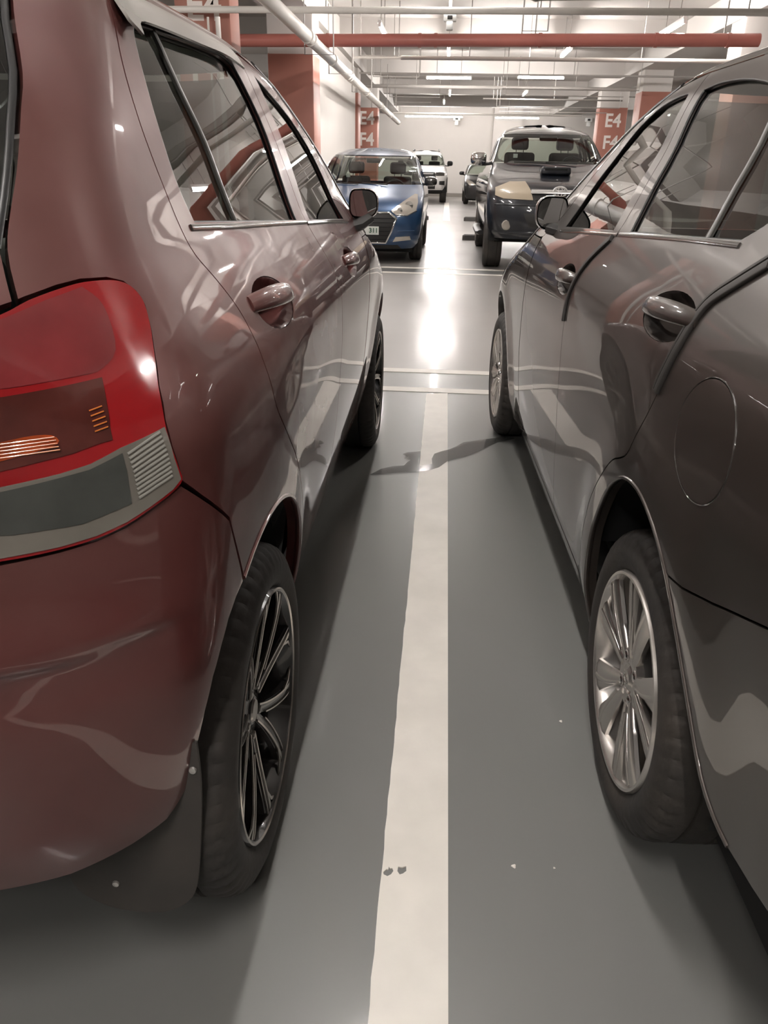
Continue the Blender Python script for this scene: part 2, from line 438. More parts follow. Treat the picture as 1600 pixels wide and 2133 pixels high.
def speck(x, y, r, label):
    V, F = [], []; n = 10
    for j, (k, h) in enumerate(((1, 0), (.85, .5), (.45, .9))):
        for i in range(n):
            a = 2*PI*i/n; q = 1+.25*math.sin(3*a+x*40)
            V.append((x+r*k*q*math.cos(a), y+r*k*q*math.sin(a), .0005+r*.5*h))
    for j in range(2):
        for i in range(n): F.append((j*n+i, j*n+(i+1) % n, (j+1)*n+(i+1) % n, (j+1)*n+i))
    F.append(tuple(2*n+i for i in range(n)))
    setp(mk('paint_speck', V, F, M_LINE), label, 'paint speck')
speck(.129, 1.113, .0048, 'largest white paint speck on the grey floor, right of the line')
speck(.28, 1.563, .004, 'white paint speck on the floor left of the sedan rear wheel')
speck(.208, 1.116, .0022, 'tiny pale paint speck on the floor, lowest on the right')

# columns
def column(x0, x1, y0, y1, red, rows, label, size=.52):
    c = empty('column', ((x0+x1)/2, (y0+y1)/2, 0), 0, label, 'column', 'red and white columns')
    w, d = (x1-x0)/2, (y1-y0)/2
    box('shaft', (-w, w, -d, d, 0, HC), M_WALL, c, .03)
    box('paint_band', (-w-.004, w+.004, -d-.004, d+.004, .004, red), M_RED, c, .03)
    for (s, z) in rows:
        t = text_mesh('lettering', s, size, M_LETTER, c, (0.02, -d-.006, z), (PI/2, 0, 0), .002, .95)
    return c
column(-3.40, -2.73, 10.6, 11.05, 3.45, [('E4', 2.95), ('F4', 2.30)], 'red column with a white 4 behind the maroon hatchback roof', .46)
column(-3.12, -2.36, 14.5, 15.2, 2.94, [], 'broad red column with a white top left of the blue hatchback')
column(-3.0, -2.40, 21.9, 22.5, 2.96, [], 'narrow red column just left of the distant lettered column')
column(-3.05, -2.33, 27.0, 27.6, 2.95, [('E4', 2.62), ('F4', 2.02)], 'distant lettered red column above the blue hatchback roof')
column(4.48, 5.25, 14.5, 15.2, 2.94, [], 'white topped column at the right end of the red pipe')
column(4.55, 5.25, 21.6, 22.3, 3.05, [], 'red column partly hidden by the brown sedan windscreen pillar')
column(4.50, 5.35, 27.0, 27.6, 3.05, [('E4', 2.66), ('F4', 2.05)], 'distant lettered red column right of the dark pickup')

# ------------------------------------------------------------------ pipes and ceiling services
def thing(o, label, cat, group=None): return setp(o, label, cat, group)
rp = empty('sprinkler_main', (0, 13.55, 2.95), 0, 'thick red sprinkler main running across under the ceiling', 'pipe')
pipe('pipe', (-9, 0, -.02), (4.42, 0, .10), .088, M_PIPER, rp, 20)
for x in (-2.0, -.60, -.36, 1.2, 2.9, 3.95):
    pipe('coupling', (x, 0, -.02+.12*(x+9)/13.4), (x+.05, 0, -.02+.12*(x+9)/13.4), .097, M_PIPER, rp, 16)
for x in (-1.6, .95, 1.15, 3.9):
    pipe('hanger_rod', (x, .0, .1), (x, .0, 1.0), .012, M_ROD, rp, 6)
wp = empty('drain_pipe', (-1.91, 10, 2.74), 0, 'white drain pipe running away along the left columns', 'pipe')
pipe('pipe', (0, -6, .0), (-.03, 21.5, 0), .075, M_PIPEW, wp, 18)
for y in (1.2, 1.45, 3.5, 5.6, 5.9, 9, 13, 17): pipe('coupling', (-.001*y, y, 0), (-.001*y, y+.14, 0), .087, M_PIPEW, wp, 16)
for y in (2.2, 4.6, 8.0, 12.5):
    sweep('hanger_rod', [(-.20, y, .9), (-.20, y, -.09), (.20, y, -.09), (.20, y, .9)], Vector((0, 1, 0)), .010, .010, M_ROD, wp, 6)
def xpipe(y, z, x0, x1, r, m, label, hang=(), name='service_pipe', dz=0):
    p = empty(name, (x0, y, z), 0, label, 'pipe', 'pipes under the ceiling')
    pipe('pipe', (0, 0, 0), (x1-x0, 0, dz), r, m, p, 12)
    for x in hang: pipe('hanger_rod', (x-x0, 0, r), (x-x0, 0, HC-z), .009, M_ROD, p, 6)
    return p
xpipe(10.4, 2.872, -9, 9, .036, M_PIPEW, 'white pipe crossing the top of the view from side to side', (-1.55, .9, 3.2), dz=.04)
xpipe(14.3, 2.86, -.9, 4.3, .030, M_PIPEW, 'white pipe just under the red sprinkler main', (.2, 2.9))
xpipe(17.2, 3.18, -2.0, 4.5, .022, M_PIPEW, 'thin pipe behind the hanging lamps nearest the red main', (-1.2, 1.4, 3.5), dz=.03)
xpipe(20.3, 3.22, -2.2, 5.5, .020, M_ROD, 'thin grey pipe above the pair of crosswise lamps', (-.8, 2.7))
xpipe(23.4, 3.22, -2.4, 6, .045, M_ROD, 'dark grey pipe behind the pair of crosswise lamps', (-1.0, 1.7, 3.2))
xpipe(26.2, 3.16, .9, 5, .022, M_ROD, 'thin grey pipe near the distant lettered columns, right half', (1.2, 3))
xpipe(31.0, 3.02, -2.1, 4.6, .03, M_PIPEW, 'slim pale pipe low in front of the end wall', (-2, 2))
def trapeze(x, y, w, z, dx, label):
    t = empty('pipe_hanger', (x, y, z), 0, label, 'hanger', 'thin hanger frames under the ceiling')
    sweep('rod', [(0, 0, HC-z), (0, 0, 0), (w, 0, 0), (w, 0, HC-z)], Vector((0, 1, 0)), .012, .012, M_ROD, t, 6)
    if dx: sweep('rod', [(.12, .5, HC-z), (.12, .5, -.1), (w-.25, .5, -.1)], Vector((0, 1, 0)), .012, .012, M_ROD, t, 6)
trapeze(-1.75, 16.2, .7, 3.1, 0, 'thin hanger frame left of the hanging lamps')
trapeze(-1.78, 19.2, 1.0, 3.05, 1, 'thin double hanger frame above the distant lettered left column')
trapeze(-1.78, 24.4, 1.4, 3.05, 1, 'farthest hanger frame on the left')
trapeze(.9, 12.9, .36, 3.05, 0, 'narrow hanger frame at the middle of the red main')
trapeze(1.15, 21.0, 3.2, 3.0, 1, 'wide hanger frame right of the crosswise lamps')
trapeze(1.3, 26.0, 3.6, 2.95, 1, 'widest hanger frame far right over the dark pickup')
dk = empty('cable_tray', (.55, 9.4, 2.93), 0, 'grey cable tray at the very top of the view', 'cable tray')
sweep('rail', [(0, 0, .0), (8, 0, .12)], Vector((0, 0, 1)), .03, .045, M_ROD, dk, 8, power=.4)
sweep('rail', [(.25, .45, .0), (8, .45, .12)], Vector((0, 0, 1)), .02, .03, M_ROD, dk, 8, power=.4)
sweep('rail', [(0, 0, 0), (.25, .45, 0)], Vector((0, 0, 1)), .02, .04, M_ROD, dk, 8, power=.4)

# conduits dropping down the near red column
cd = empty('conduit', (-2.96, 10.52, 0), 0, 'pair of white conduits dropping down the red column', 'conduit')
pipe('tube', (0, 0, .001), (-.02, 0, 2.83), .014, M_PIPEW, cd, 8); pipe('tube', (.13, -.01, .001), (.10, -.01, 2.83), .03, M_PIPEW, cd, 8)

# ------------------------------------------------------------------ lamps
def make_lamp(loc, rz, label, length=1.2, group='ceiling tube lamps'):
    t = empty('tube_lamp', loc, rz, label, 'lamp', group)
    h = length/2
    pipe('tube', (0, -h, 0), (0, h, 0), .019, M_TUBE, t, 10)
    box('batten', (-.03, .03, -h-.02, h+.02, .03, .075), M_LAMPBODY, t, .006)
    for s in (-1, 1): box('end_cap', (-.022, .022, s*(h+.012)-.012, s*(h+.012)+.012, -.022, .035), M_LAMPBODY, t)
    for s in (-.55, .55): pipe('hanger_rod', (0, s*h, .07), (0, s*h, HC-loc[2]), .007, M_ROD, t, 6)
    return t
LZ = 3.3
make_lamp((-1.25, 14.95, LZ), 0, 'tube lamp glowing just above the left part of the red main', 1.35)
make_lamp((3.35, 14.45, LZ), 0, 'tube lamp glowing above the right end of the red main', 1.45)
make_lamp((2.1, 17.3, LZ), 0, 'tube lamp just below the red main, right of centre', 1.4)
make_lamp((-.15, 17.6, LZ), 0, 'tube lamp seen end on just below the red main', 1.4)
make_lamp((-.14, 22.05, LZ), PI/2, 'left of the two crosswise tube lamps', 1.1)
make_lamp((2.1, 21.7, LZ), PI/2, 'right of the two crosswise tube lamps', 1.1)
make_lamp((-.1, 26.3, LZ), 0, 'farthest small tube lamp seen end on', 1.4)
make_lamp((2.12, 26.0, LZ), 0, 'farthest small tube lamp right of centre', 1.4)
make_lamp((-.2, 11.0, LZ), 0, 'tube lamp at the very top edge of the view', 1.3)
HID = 'tube lamp over the near bays, above the top of the view'
for (x, y, r) in ((-.3, 2.2, 0), (-.3, -.7, 0), (-2.3, 6.8, 0), (2.2, 6.8, 0), (-4.6, 7.6, 0), (-4.6, 1.6, 0), (4.4, 1.6, 0), (-1.0, -2.4, .5)):
    make_lamp((x, y, LZ), r, HID, 1.2, 'tube lamps above the near bays')
for (x, y) in ((-7.5, 12), (8.5, 12), (-7.5, 20), (8.5, 20), (7.5, 27), (-6.5, 27), (-7, 35), (8.5, 35)):  # unseen lamps added to brighten the far wall and hall
    make_lamp((x, y, LZ), 0, 'added tube lamp deep in the car park, unseen, brightening the far end', 1.2, 'added tube lamps deep in the car park')
make_lamp((-.75, 36.6, 3.22), PI/2, 'farthest crosswise tube lamp by the end wall, left one', 2.4)
make_lamp((2.75, 36.6, 3.22), PI/2, 'farthest crosswise tube lamp by the end wall, right one', 1.8)
make_lamp((-.3, 30.5, 3.35), 0, 'dim end on tube lamp deep in the hall before the end wall', 1.2)
def camera_box(loc, label, s=1.0, wall=False):
    c = empty('security_camera', loc, 0, label, 'camera', 'small white ceiling devices')
    if wall: box('bracket', (-.04*s, .04*s, .06*s, FY1-.002-loc[1], .0, .08*s), M_LAMPBODY, c)
    else: box('bracket', (-.03*s, .03*s, -.03*s, .03*s, .05*s, HC-loc[2]), M_LAMPBODY, c)
    box('housing', (-.13*s, .13*s, -.08*s, .08*s, -.04*s, .10*s), M_LAMPBODY, c, .02*s)
    box('lens', (-.05*s, .05*s, -.10*s, -.07*s, -.01*s, .06*s), M_BLACK, c, .008*s)
    box('head', (-.07*s, .07*s, -.12*s, .05*s, -.20*s, -.04*s), M_LAMPBODY, c, .03*s)
camera_box((-.12, 10.62, 2.84), 'white security camera hanging at top centre', .58)
camera_box((.25, 39.6, 3.28), 'small distant white camera on the end wall above the aisle', 1.2, True)
camera_box((6.2, 39.6, 3.32), 'small distant white camera on the end wall right of the pickup roof', 1.2, True)

# ------------------------------------------------------------------ car surface: plan outlines stacked in height
def pchip(xs, ys):
    n = len(xs); h = [xs[i+1]-xs[i] for i in range(n-1)]; d = [(ys[i+1]-ys[i])/h[i] for i in range(n-1)]
    m = [0]*n; m[0] = d[0]; m[-1] = d[-1]
    for i in range(1, n-1):
        if d[i-1]*d[i] > 0:
            w1 = 2*h[i]+h[i-1]; w2 = h[i]+2*h[i-1]; m[i] = (w1+w2)/(w1/d[i-1]+w2/d[i])
    def f(x):
        if x <= xs[0]: return ys[0]
        if x >= xs[-1]: return ys[-1]
        lo, hi = 0, n-1
        while hi-lo > 1:
            k = (lo+hi)//2
            if xs[k] <= x: lo = k
            else: hi = k
        t = (x-xs[lo])/h[lo]; t2 = t*t; t3 = t2*t
        return (2*t3-3*t2+1)*ys[lo]+(t3-2*t2+t)*h[lo]*m[lo]+(-2*t3+3*t2)*ys[hi]+(t3-t2)*h[lo]*m[hi]
    return f
def corner(a, b, n, N=400):
    pts = []
    for i in range(N+1):
        th = PI/2*i/N; pts.append((max(0, math.cos(th))**(2/n), max(0, math.sin(th))**(2/n)))
    Ls = [0]
    for i in range(N): Ls.append(Ls[-1]+math.hypot((pts[i+1][0]-pts[i][0])*b, (pts[i+1][1]-pts[i][1])*a))
    def f(s):
        s = min(max(s, 0), Ls[-1]); lo, hi = 0, N
        while hi-lo > 1:
            k = (lo+hi)//2
            if Ls[k] <= s: lo = k
            else: hi = k
        t = (s-Ls[lo])/max(1e-9, Ls[hi]-Ls[lo])
        return (pts[lo][0]+(pts[hi][0]-pts[lo][0])*t, pts[lo][1]+(pts[hi][1]-pts[lo][1])*t)
    return f, Ls[-1]
class Shape:
    def __init__(s, wid, rear, front, ar, af, nr, nf, taper=None, bump=None, b0=.8):
        s.w = pchip(*zip(*wid)); s.yr = pchip(*zip(*rear)); s.yf = pchip(*zip(*front))
        s.ar, s.af, s.nr, s.nf = ar, af, nr, nf; s.taper = taper or (lambda y: 0.); s.bump = bump
        s.cr, s.Lr = corner(ar, b0, nr); s.cf, s.Lf = corner(af, b0, nf)
    def S(s, y, z):
        w = s.w(z); v = w-s.taper(y)*min(1., w/.5)
        return v+s.bump(y, z) if s.bump else v
    def a(s, z): return s.yr(z)+s.ar
    def b(s, z): return s.yf(z)-s.af
    def P(s, u, z):
        a = s.a(z); b = s.b(z)
        if u < a:
            c, q = s.cr(a-u); y = a-s.ar*q; return (s.S(y, z)*c, y, z)
        if u > b:
            c, q = s.cf(u-b); y = b+s.af*q; return (s.S(y, z)*c, y, z)
        return (s.S(u, z), u, z)
    def F(s, x, z):
        b = s.b(z); w = s.S(b+s.af*.5, z); k = min(abs(x)/w, .9995)
        return (x, b+s.af*(1-k**s.nf)**(1/s.nf), z)
    def ru(s, z): return s.a(z)-s.Lr
    def fu(s, z): return s.b(z)+s.Lf
def gb(y, z, y0, z0, R, h, s):
    r = math.hypot(y-y0, z-z0); return h*math.exp(-((r-R)/s)**2)
def zr(a, b, n): return [a+(b-a)*i/n for i in range(n+1)]
def arc(cy, cz, R, a0, a1, n=24):
    return [(cy+R*math.cos(math.radians(a0+(a1-a0)*i/n)), cz+R*math.sin(math.radians(a0+(a1-a0)*i/n))) for i in range(n+1)]
def ell(cy, cz, ry, rz, n=28, tilt=0):
    c, s = math.cos(tilt), math.sin(tilt)
    return [(cy+ry*math.cos(2*PI*i/n)*c-rz*math.sin(2*PI*i/n)*s, cz+ry*math.cos(2*PI*i/n)*s+rz*math.sin(2*PI*i/n)*c) for i in range(n)]

# ------------------------------------------------------------------ wheels (axis x, outer face towards +x)
def tyre_prof(r0, R, w):
    s = R-r0
    return [(-.020, r0-.004), (-.008, r0+.004), (.001, r0+.014), (.007, r0+.35*s), (.006, r0+.58*s), (-.004, R-.016), (-.012, R-.008), (-.022, R-.003),
            (-.040, R), (-.058, R), (-.060, R-.007), (-.066, R-.007), (-.068, R), (-w/2-.012, R+.0005), (-w/2-.010, R-.007), (-w/2-.003, R-.007), (-w/2-.001, R),
            (-w+.068, R), (-w+.066, R-.007), (-w+.060, R-.007), (-w+.058, R), (-w+.022, R-.003), (-w+.004, R-.016), (-w-.006, r0+.58*s), (-w-.002, r0+.012), (-w+.02, r0-.004)]
def wheel_left(parent, loc, flip, spin=0.0, r0=.2278, R=.3164, w=.195):
    rim = lathe('wheel', [(-.004, r0+.007), (.002, r0+.003), (.001, r0-.003), (-.008, r0-.007), (-.03, r0-.012), (-.075, r0-.022), (-.17, r0-.026), (-.175, r0+.0)], M_RIMBLK, parent, 72)
    rim.location = loc; rim.rotation_euler = (spin if not flip else -spin, 0, PI if flip else 0)
    mod = lambda k, j: -.0045 if (k % 4 == 0 and j in (5, 6, 7, 22, 21)) else 0
    lathe('tyre', tyre_prof(r0, R, w), M_TYRE, rim, 240, mod)
    lathe('rim_lip', [(.0025, r0+.004), (.004, r0+.001), (.002, r0-.0015), (-.001, r0-.003)], M_MACHINED, rim, 72)
    lathe('brake_drum', [(-.10, .0), (-.10, .125), (-.11, .132), (-.17, .132)], M_BRAKE, rim, 40)
    fx = lambda r: -.008-.034*max(0, 1-r/.21)**1.2
    lathe('hub', [(fx(.03)+.006, 0), (fx(.03)+.006, .026), (fx(.03)+.002, .031), (fx(.05)-.002, .034), (fx(.05)-.004, .062), (fx(.06)-.03, .066)], M_RIMBLK, rim, 36)
    lathe('hub_cap', [(fx(.03)+.009, 0), (fx(.03)+.009, .020), (fx(.03)+.006, .0235)], M_MACHINED, rim, 28)
    for i in range(5):
        a = 2*PI*(i+.5)/5; n = lathe('lug_nut', [(.008, 0), (.008, .006), (.006, .0085), (-.012, .0085)], M_MACHINED, rim, 6)
        n.location = (fx(.05)-.002, .048*math.cos(a), .048*math.sin(a))
    X = Vector((1, 0, 0))
    def pol(r, t, dx=0): return (fx(r)+dx, r*math.cos(t), r*math.sin(t))
    for k in range(5):
        ph = 2*PI*k/5+PI/2+.18
        for s in (-1, 1):
            def th(r): return ph+s*(math.radians(8)+math.radians(10)*(r-.04)/.18)
            rr = [.045+(.226-.045)*i/10 for i in range(11)]
            sweep('spoke', [pol(r, th(r), -.008) for r in rr], X, [.011+.004*(i/10) for i in range(11)], .010, M_RIMBLK, rim, 8, power=.5)
            # bright machined edges on the arm, flaring into a fork at the rim
            e = [pol(r, th(r)+s*(.010)/r*.9, .003) for r in rr]
            sweep('spoke_edge', e, X, [.0022+.0016*(i/10)+.004*max(0, (i-8)/2) for i in range(11)], .0022, M_MACHINED, rim, 6, power=.6)
            e2 = [pol(r, th(r)-s*(.010)/r*.9, .003) for r in rr[2:]]
            sweep('spoke_edge', e2, X, .0016, .0018, M_MACHINED, rim, 6, power=.6)
            f = [pol(.178, th(.178)+s*.052, .003), pol(.205, th(.2)+s*.11, .003), pol(.226, th(.22)+s*.20, .003)]
            sweep('spoke_edge', f, X, [.002, .0035, .0055], .0024, M_MACHINED, rim, 6, power=.6)
    return rim
def wheel_right(parent, loc, flip, spin=0.0, r0=.2149, R=.3065, w=.190, rz=0):
    rim = lathe('wheel', [(-.004, r0+.008), (.004, r0+.004), (.004, r0-.002), (-.003, r0-.007), (-.015, r0-.010), (-.06, r0-.022), (-.17, r0-.026)], M_ALLOY, parent, 72)
    rim.location = loc; rim.rotation_euler = (spin if not flip else -spin, 0, (PI if flip else 0)+rz)
    mod = lambda k, j: -.005 if (k % 5 == 0 and j in (5, 6, 7, 22, 21)) else 0
    lathe('tyre', tyre_prof(r0, R, w), M_TYRE, rim, 240, mod)
    lathe('brake_drum', [(-.075, .0), (-.075, .12), (-.085, .13), (-.16, .13)], M_BRAKE, rim, 40)
    fx = lambda r: -.004-.016*max(0, 1-r/.20)**1.5
    lathe('hub', [(fx(.0)+.006, 0), (fx(.0)+.006, .024), (fx(.0)+.002, .029), (fx(.03)+.003, .032), (fx(.05)+.001, .06), (fx(.07)-.012, .074), (-.06, .07)], M_ALLOY, rim, 40)
    cap = lathe('hub_cap', [(fx(0)+.012, 0), (fx(0)+.011, .018), (fx(0)+.006, .023)], M_ALLOY, rim, 28)
    sweep('hub_emblem', [(fx(0)+.0125, .012*math.cos(t), .009*math.sin(t)) for t in [2*PI*i/20 for i in range(20)]], Vector((1, 0, 0)), .0012, .0012, M_CHROME, rim, 6, True)
    for i in range(4):
        a = 2*PI*(i+.5)/4
        n = lathe('nut_recess', [(.0005, .014), (.0025, .0125), (.0025, .0105), (-.006, .0095)], M_ALLOY, rim, 18); n.location = (fx(.05)+.001, .046*math.cos(a), .046*math.sin(a))
        n = lathe('lug_nut', [(.004, 0), (.004, .005), (.002, .0075), (-.004, .0075)], M_CHROME, rim, 6); n.location = (fx(.05)+.001, .046*math.cos(a), .046*math.sin(a))
    X = Vector((1, 0, 0))
    for k in range(10):
        ph = 2*PI*(k//2)/5+PI/2+(-1 if k % 2 else 1)*math.radians(14.5)
        rr = [.05+(r0-.004-.05)*i/10 for i in range(11)]
        pts = [(fx(r)-.006, r*math.cos(ph), r*math.sin(ph)) for r in rr]
        sweep('spoke', pts, X, [.013+.026*(i/10)**1.3 for i in range(11)], .010, M_ALLOY, rim, 10, power=.75)
    # thin ribs crowning each pair
    for k in range(5):
        ph = 2*PI*k/5+PI/2
        for s in (-1, 1):
            pts = [(fx(r)+.002, r*math.cos(ph+s*(.10+.03*i)), r*math.sin(ph+s*(.10+.03*i))) for i, r in enumerate([.07, .10, .13, .16, .19, .208])]
            sweep('spoke_rib', pts, X, [.0035, .004, .005, .006, .007, .008], .004, M_ALLOY, rim, 8, power=.8)
    return rim
def wheel_far(parent, loc, flip, R, r0, w, m, nsp=6, rz=0):
    rim = lathe('wheel', [(-.004, r0+.008), (.003, r0), (-.006, r0-.01), (-.03, r0-.015), (-.17, r0-.02), (-.17, 0)], M_BRAKE, parent, 36)
    rim.location = loc; rim.rotation_euler = (0, 0, (PI if flip else 0)+rz)
    mod = lambda k, j: -.008 if (k % 3 == 0 and j in (6, 7, 21)) else 0
    lathe('tyre', tyre_prof(r0, R, w), M_TYRE, rim, 72, mod)
    lathe('hub', [(-.01, 0), (-.012, .03), (-.02, .06), (-.05, .065)], m, rim, 20)
    for k in range(nsp):
        a = 2*PI*k/nsp
        sweep('spoke', [(-.02, .04*math.cos(a), .04*math.sin(a)), (-.012, (r0-.005)*math.cos(a), (r0-.005)*math.sin(a))], Vector((1, 0, 0)), [.02, .032], .012, m, rim, 8, power=.6)
    return rim
def wells(root, cy, cz, x0, x1, R, a0=0, a1=180):
    for s in (1, -1):
        o = lathe('wheel_arch_liner', [(x0, .02), (x0, R), (x1, R)], M_DARK, root, 32, None, math.radians(a0), math.radians(a1))
        o.location = (0, cy, cz)
        if s < 0:
            o.rotation_euler = (0, 0, PI)

# ------------------------------------------------------------------ seats and cabin
def seat(root, x, y, z, w=.46, m=None, recl=.22):
    m = m or M_SEAT
    s = box('seat', (x-w/2, x+w/2, y-.22, y+.26, z, z+.16), m, root, .05, 3)
    b = box('seat_back', (-w/2, w/2, -.07, .07, 0, .56), m, root, .05, 3); b.location = (x, y-.22, z+.10); b.rotation_euler = (recl, 0, 0)
    h = box('headrest', (-.13, .13, -.05, .05, .60, .78), m, root, .045, 3); h.location = (x, y-.22, z+.10); h.rotation_euler = (recl, 0, 0)
    p = multi('headrest_post', [(-.06, -.05, -.006, .006, .54, .62), (.05, .06, -.006, .006, .54, .62)], M_CHROME, root); p.location = (x, y-.22, z+.10); p.rotation_euler = (recl, 0, 0)
def cabin(root, yd, yfs, yrs, zf=.36, hw=.62, wheelx=-.33, zt=.98, rear=True):
    box('cabin_floor', (-hw, hw, yrs-.35, yd+.1, zf-.06, zf), M_DARK, root)
    box('dashboard', (-hw, hw, yd-.05, yd+.32, zt-.36, zt), M_CABIN, root, .08, 3)
    for x in (-.34, .34): seat(root, x, yfs, zf+.12)
    if rear:
        for x in (-.36, .0, .36): seat(root, x, yrs, zf+.14, .35 if x else .34)
    pts = [(wheelx+.18*math.cos(t), yd-.20-.06*math.sin(t), zt-.10+.17*math.sin(t)) for t in [2*PI*i/24 for i in range(24)]]
    sweep('steering_wheel', pts, Vector((0, -1, .3)), .014, .014, M_BLACK, root, 8, True)
    sweep('steering_spoke', [(wheelx-.17, yd-.2, zt-.10), (wheelx, yd-.18, zt-.12), (wheelx+.17, yd-.2, zt-.10)], Vector((0, -1, .3)), .03, .012, M_BLACK, root, 8)

# ------------------------------------------------------------------ near cars: panels of one side
def offset_path(path, d): # shift a path sideways in surface coordinates
    out = []
    for i, p in enumerate(path):
        a = path[max(i-1, 0)]; b = path[min(i+1, len(path)-1)]
        dx, dz = b[0]-a[0], b[1]-a[1]; l = math.hypot(dx, dz) or 1
        out.append((p[0]-dz/l*d, p[1]+dx/l*d))
    return out
G = .0016
def handle(door, mp, cy, cz, ly, sgn, paint, tilt=0.0):
    cup = ell(cy, cz, ly*.52, .043, 30, tilt)
    c, s = math.cos(tilt), math.sin(tilt)
    def bowl(u, z):
        du, dz = u-cy, z-cz; a = (du*c+dz*s)/(ly*.52); b = (-du*s+dz*c)/.043; r = min(1, a*a+b*b)
        return -.030*(1-r)**.8-.001
    patch('handle_cup', mp, cup, paint, door, res=.010, th=0, off=bowl, sgn=sgn)
    path = []; N = []
    for i in range(13):
        t = -1+2*i/12; u = cy+ly*.58*t*c-0.004*s; z = cz+.008+ly*.58*t*s
        p, n = frame(mp, u, z, 0, False)
        h = .017*(1-abs(t)**3.2)-.004; p = p+n*h
        if sgn < 0: p = Vector((-p.x, p.y, p.z)); n = Vector((-n.x, n.y, n.z))
        path.append(p); N.append(n)
    sweep('handle', path, N, [.0195-.005*abs(-1+2*i/12)**2 for i in range(13)], .0085, paint, door, 12, power=.8)
    return cup
def build_side(root, sh, D, sgn, paint, lip=True):
    mp = sh.P; res = .024
    doors = []
    for key, win, hd in (('rear_door', 'rwin', 'rhandle'), ('front_door', 'fwin', 'fhandle')):
        holes = [D[win]]
        hx = D.get(hd)
        if hx: holes.append(ell(hx[0], hx[1], hx[2]*.52+.0008, .0438, 30, hx[3]))
        d = patch(key, mp, inset(D[key], G), paint, root, holes, res, .022, 0, sgn)
        doors.append(d)
        w = D[win]
        patch('window_glass', mp, inset(w, -.010), D['glass'], d, (), .05, 0, -.008, sgn)
        surf_strip('window_seal', mp, dens(clean(w), .03), .0034, .003, -.003, M_SEAL, d, sgn, 8, True, .8)
        if hx: handle(d, mp, hx[0], hx[1], hx[2], sgn, paint, hx[3])
        if key == 'rear_door' and 'bar' in D:
            surf_strip('division_bar', mp, D['bar'], D.get('barw', .010), .004, -.004, M_BAR, d, sgn, 8)
        belt = D['rbelt'] if key == 'rear_door' else D['fbelt']
        surf_strip('belt_moulding', mp, belt, .0050, .0020, .001, D['belt_mat'], d, sgn, 8, power=.7)
    q = patch('rear_quarter_panel', mp, inset(D['quarter'], G), paint, root, D.get('qholes', ()), res, .03, 0, sgn)
    patch('front_fender', mp, inset(D['fender'], G), paint, root, (), .03, .03, 0, sgn)
    patch('windscreen_pillar', mp, inset(D['apillar'], G), paint, root, (), .03, .02, 0, sgn)
    patch('sill_panel', mp, inset(D['sill'], G*.5), paint, root, (), .03, .02, 0, sgn)
    if lip:
        surf_strip('arch_lip', mp, D['arch'], .005, .007, -.004, paint, root, sgn, 8, power=.8)
    for (u0, u1, z0, z1) in D['backing']:
        gridpatch('dark_backing', mp, zr(z0, z1, 8), lambda z: u0, lambda z: u1, 20, M_DARK, root, -.045, False, sgn)  # black sheet added behind the panels so the gaps stay dark
    return q, doors
def roof_glass(root, sh, paint, zt, ztop, wz0, wz1, rz0, rz1, rear_edge, hz0, d=.10, wg=None, rg=None):
    mp = sh.P
    zs = [zt+(ztop-zt)*(1-(1-i/9)**2) for i in range(10)]
    gridpatch('roof', mp, zs, sh.ru, sh.fu, 48, paint, root)
    w = gridpatch('windscreen', mp, zr(wz0, wz1, 12), lambda z: sh.b(z)+d, sh.fu, 16, wg or M_WSHIELD, root, -.003)
    for s in (1, -1):
        surf_strip('windscreen_seal', mp, [(sh.b(z)+d, z) for z in zr(wz0, wz1, 12)], .008, .005, -.002, M_SEAL, root, s)
    gridpatch('rear_window', mp, zr(rz0, rz1, 10), sh.ru, rear_edge, 16, rg or M_GLASSD, root, -.004)
    for s in (1, -1):
        surf_strip('rear_window_seal', mp, [(rear_edge(z)-.002, z) for z in zr(rz0, rz1, 12)], .0045, .003, -.005, M_SEAL, root, s)
    gridpatch('bonnet', mp, zr(hz0, wz0-.006, 14), lambda z: sh.b(z)+d+.004, sh.fu, 18, paint, root)
def mirror_unit(root, cx, cy, cz, w, h, sgn, paint, arm):
    # shell facing forward, glass facing back
    V, F = [], []; n = 20; ring = []
    for j, (k, dy) in enumerate(((1.0, 0), (1.04, .025), (.98, .06), (.75, .095), (.35, .115), (.02, .12))):
        for i in range(n):
            a = 2*PI*i/n; c, s = math.cos(a), math.sin(a)
            c = math.copysign(abs(c)**(.75 if c > 0 else .35), c); s = math.copysign(abs(s)**.72, s)
            V.append((sgn*(cx+w/2*k*c), cy+dy, cz+h/2*k*s))
    for j in range(5):
        for i in range(n):
            f = (j*n+i, j*n+(i+1) % n, (j+1)*n+(i+1) % n, (j+1)*n+i); F.append(f if sgn < 0 else tuple(reversed(f)))
    m = mk('door_mirror', V, F, paint, root)
    g = []
    for i in range(n):
        a = 2*PI*i/n; c, s = math.cos(a), math.sin(a)
        c = math.copysign(abs(c)**(.75 if c > 0 else .35), c); s = math.copysign(abs(s)**.72, s); g.append((sgn*(cx+w/2*.93*c), cy+.006-.012*c*.3, cz+h/2*.90*s))
    g2 = [(p[0], p[1]+.012, p[2]) for p in g]
    Fg = [tuple(range(n)) if sgn > 0 else tuple(range(n-1, -1, -1))]+[(i, (i+1) % n, n+(i+1) % n, n+i) for i in range(n)]
    mk('mirror_glass', g+g2, Fg, M_MIRROR, m, smooth=False)
    sweep('mirror_arm', [(sgn*p[0], p[1], p[2]) for p in arm], Vector((0, 0, 1)), [.05, .045, .05, .055][:len(arm)], [.024, .02, .02, .018][:len(arm)], M_BLACK, m, 10, power=.8)
    return m

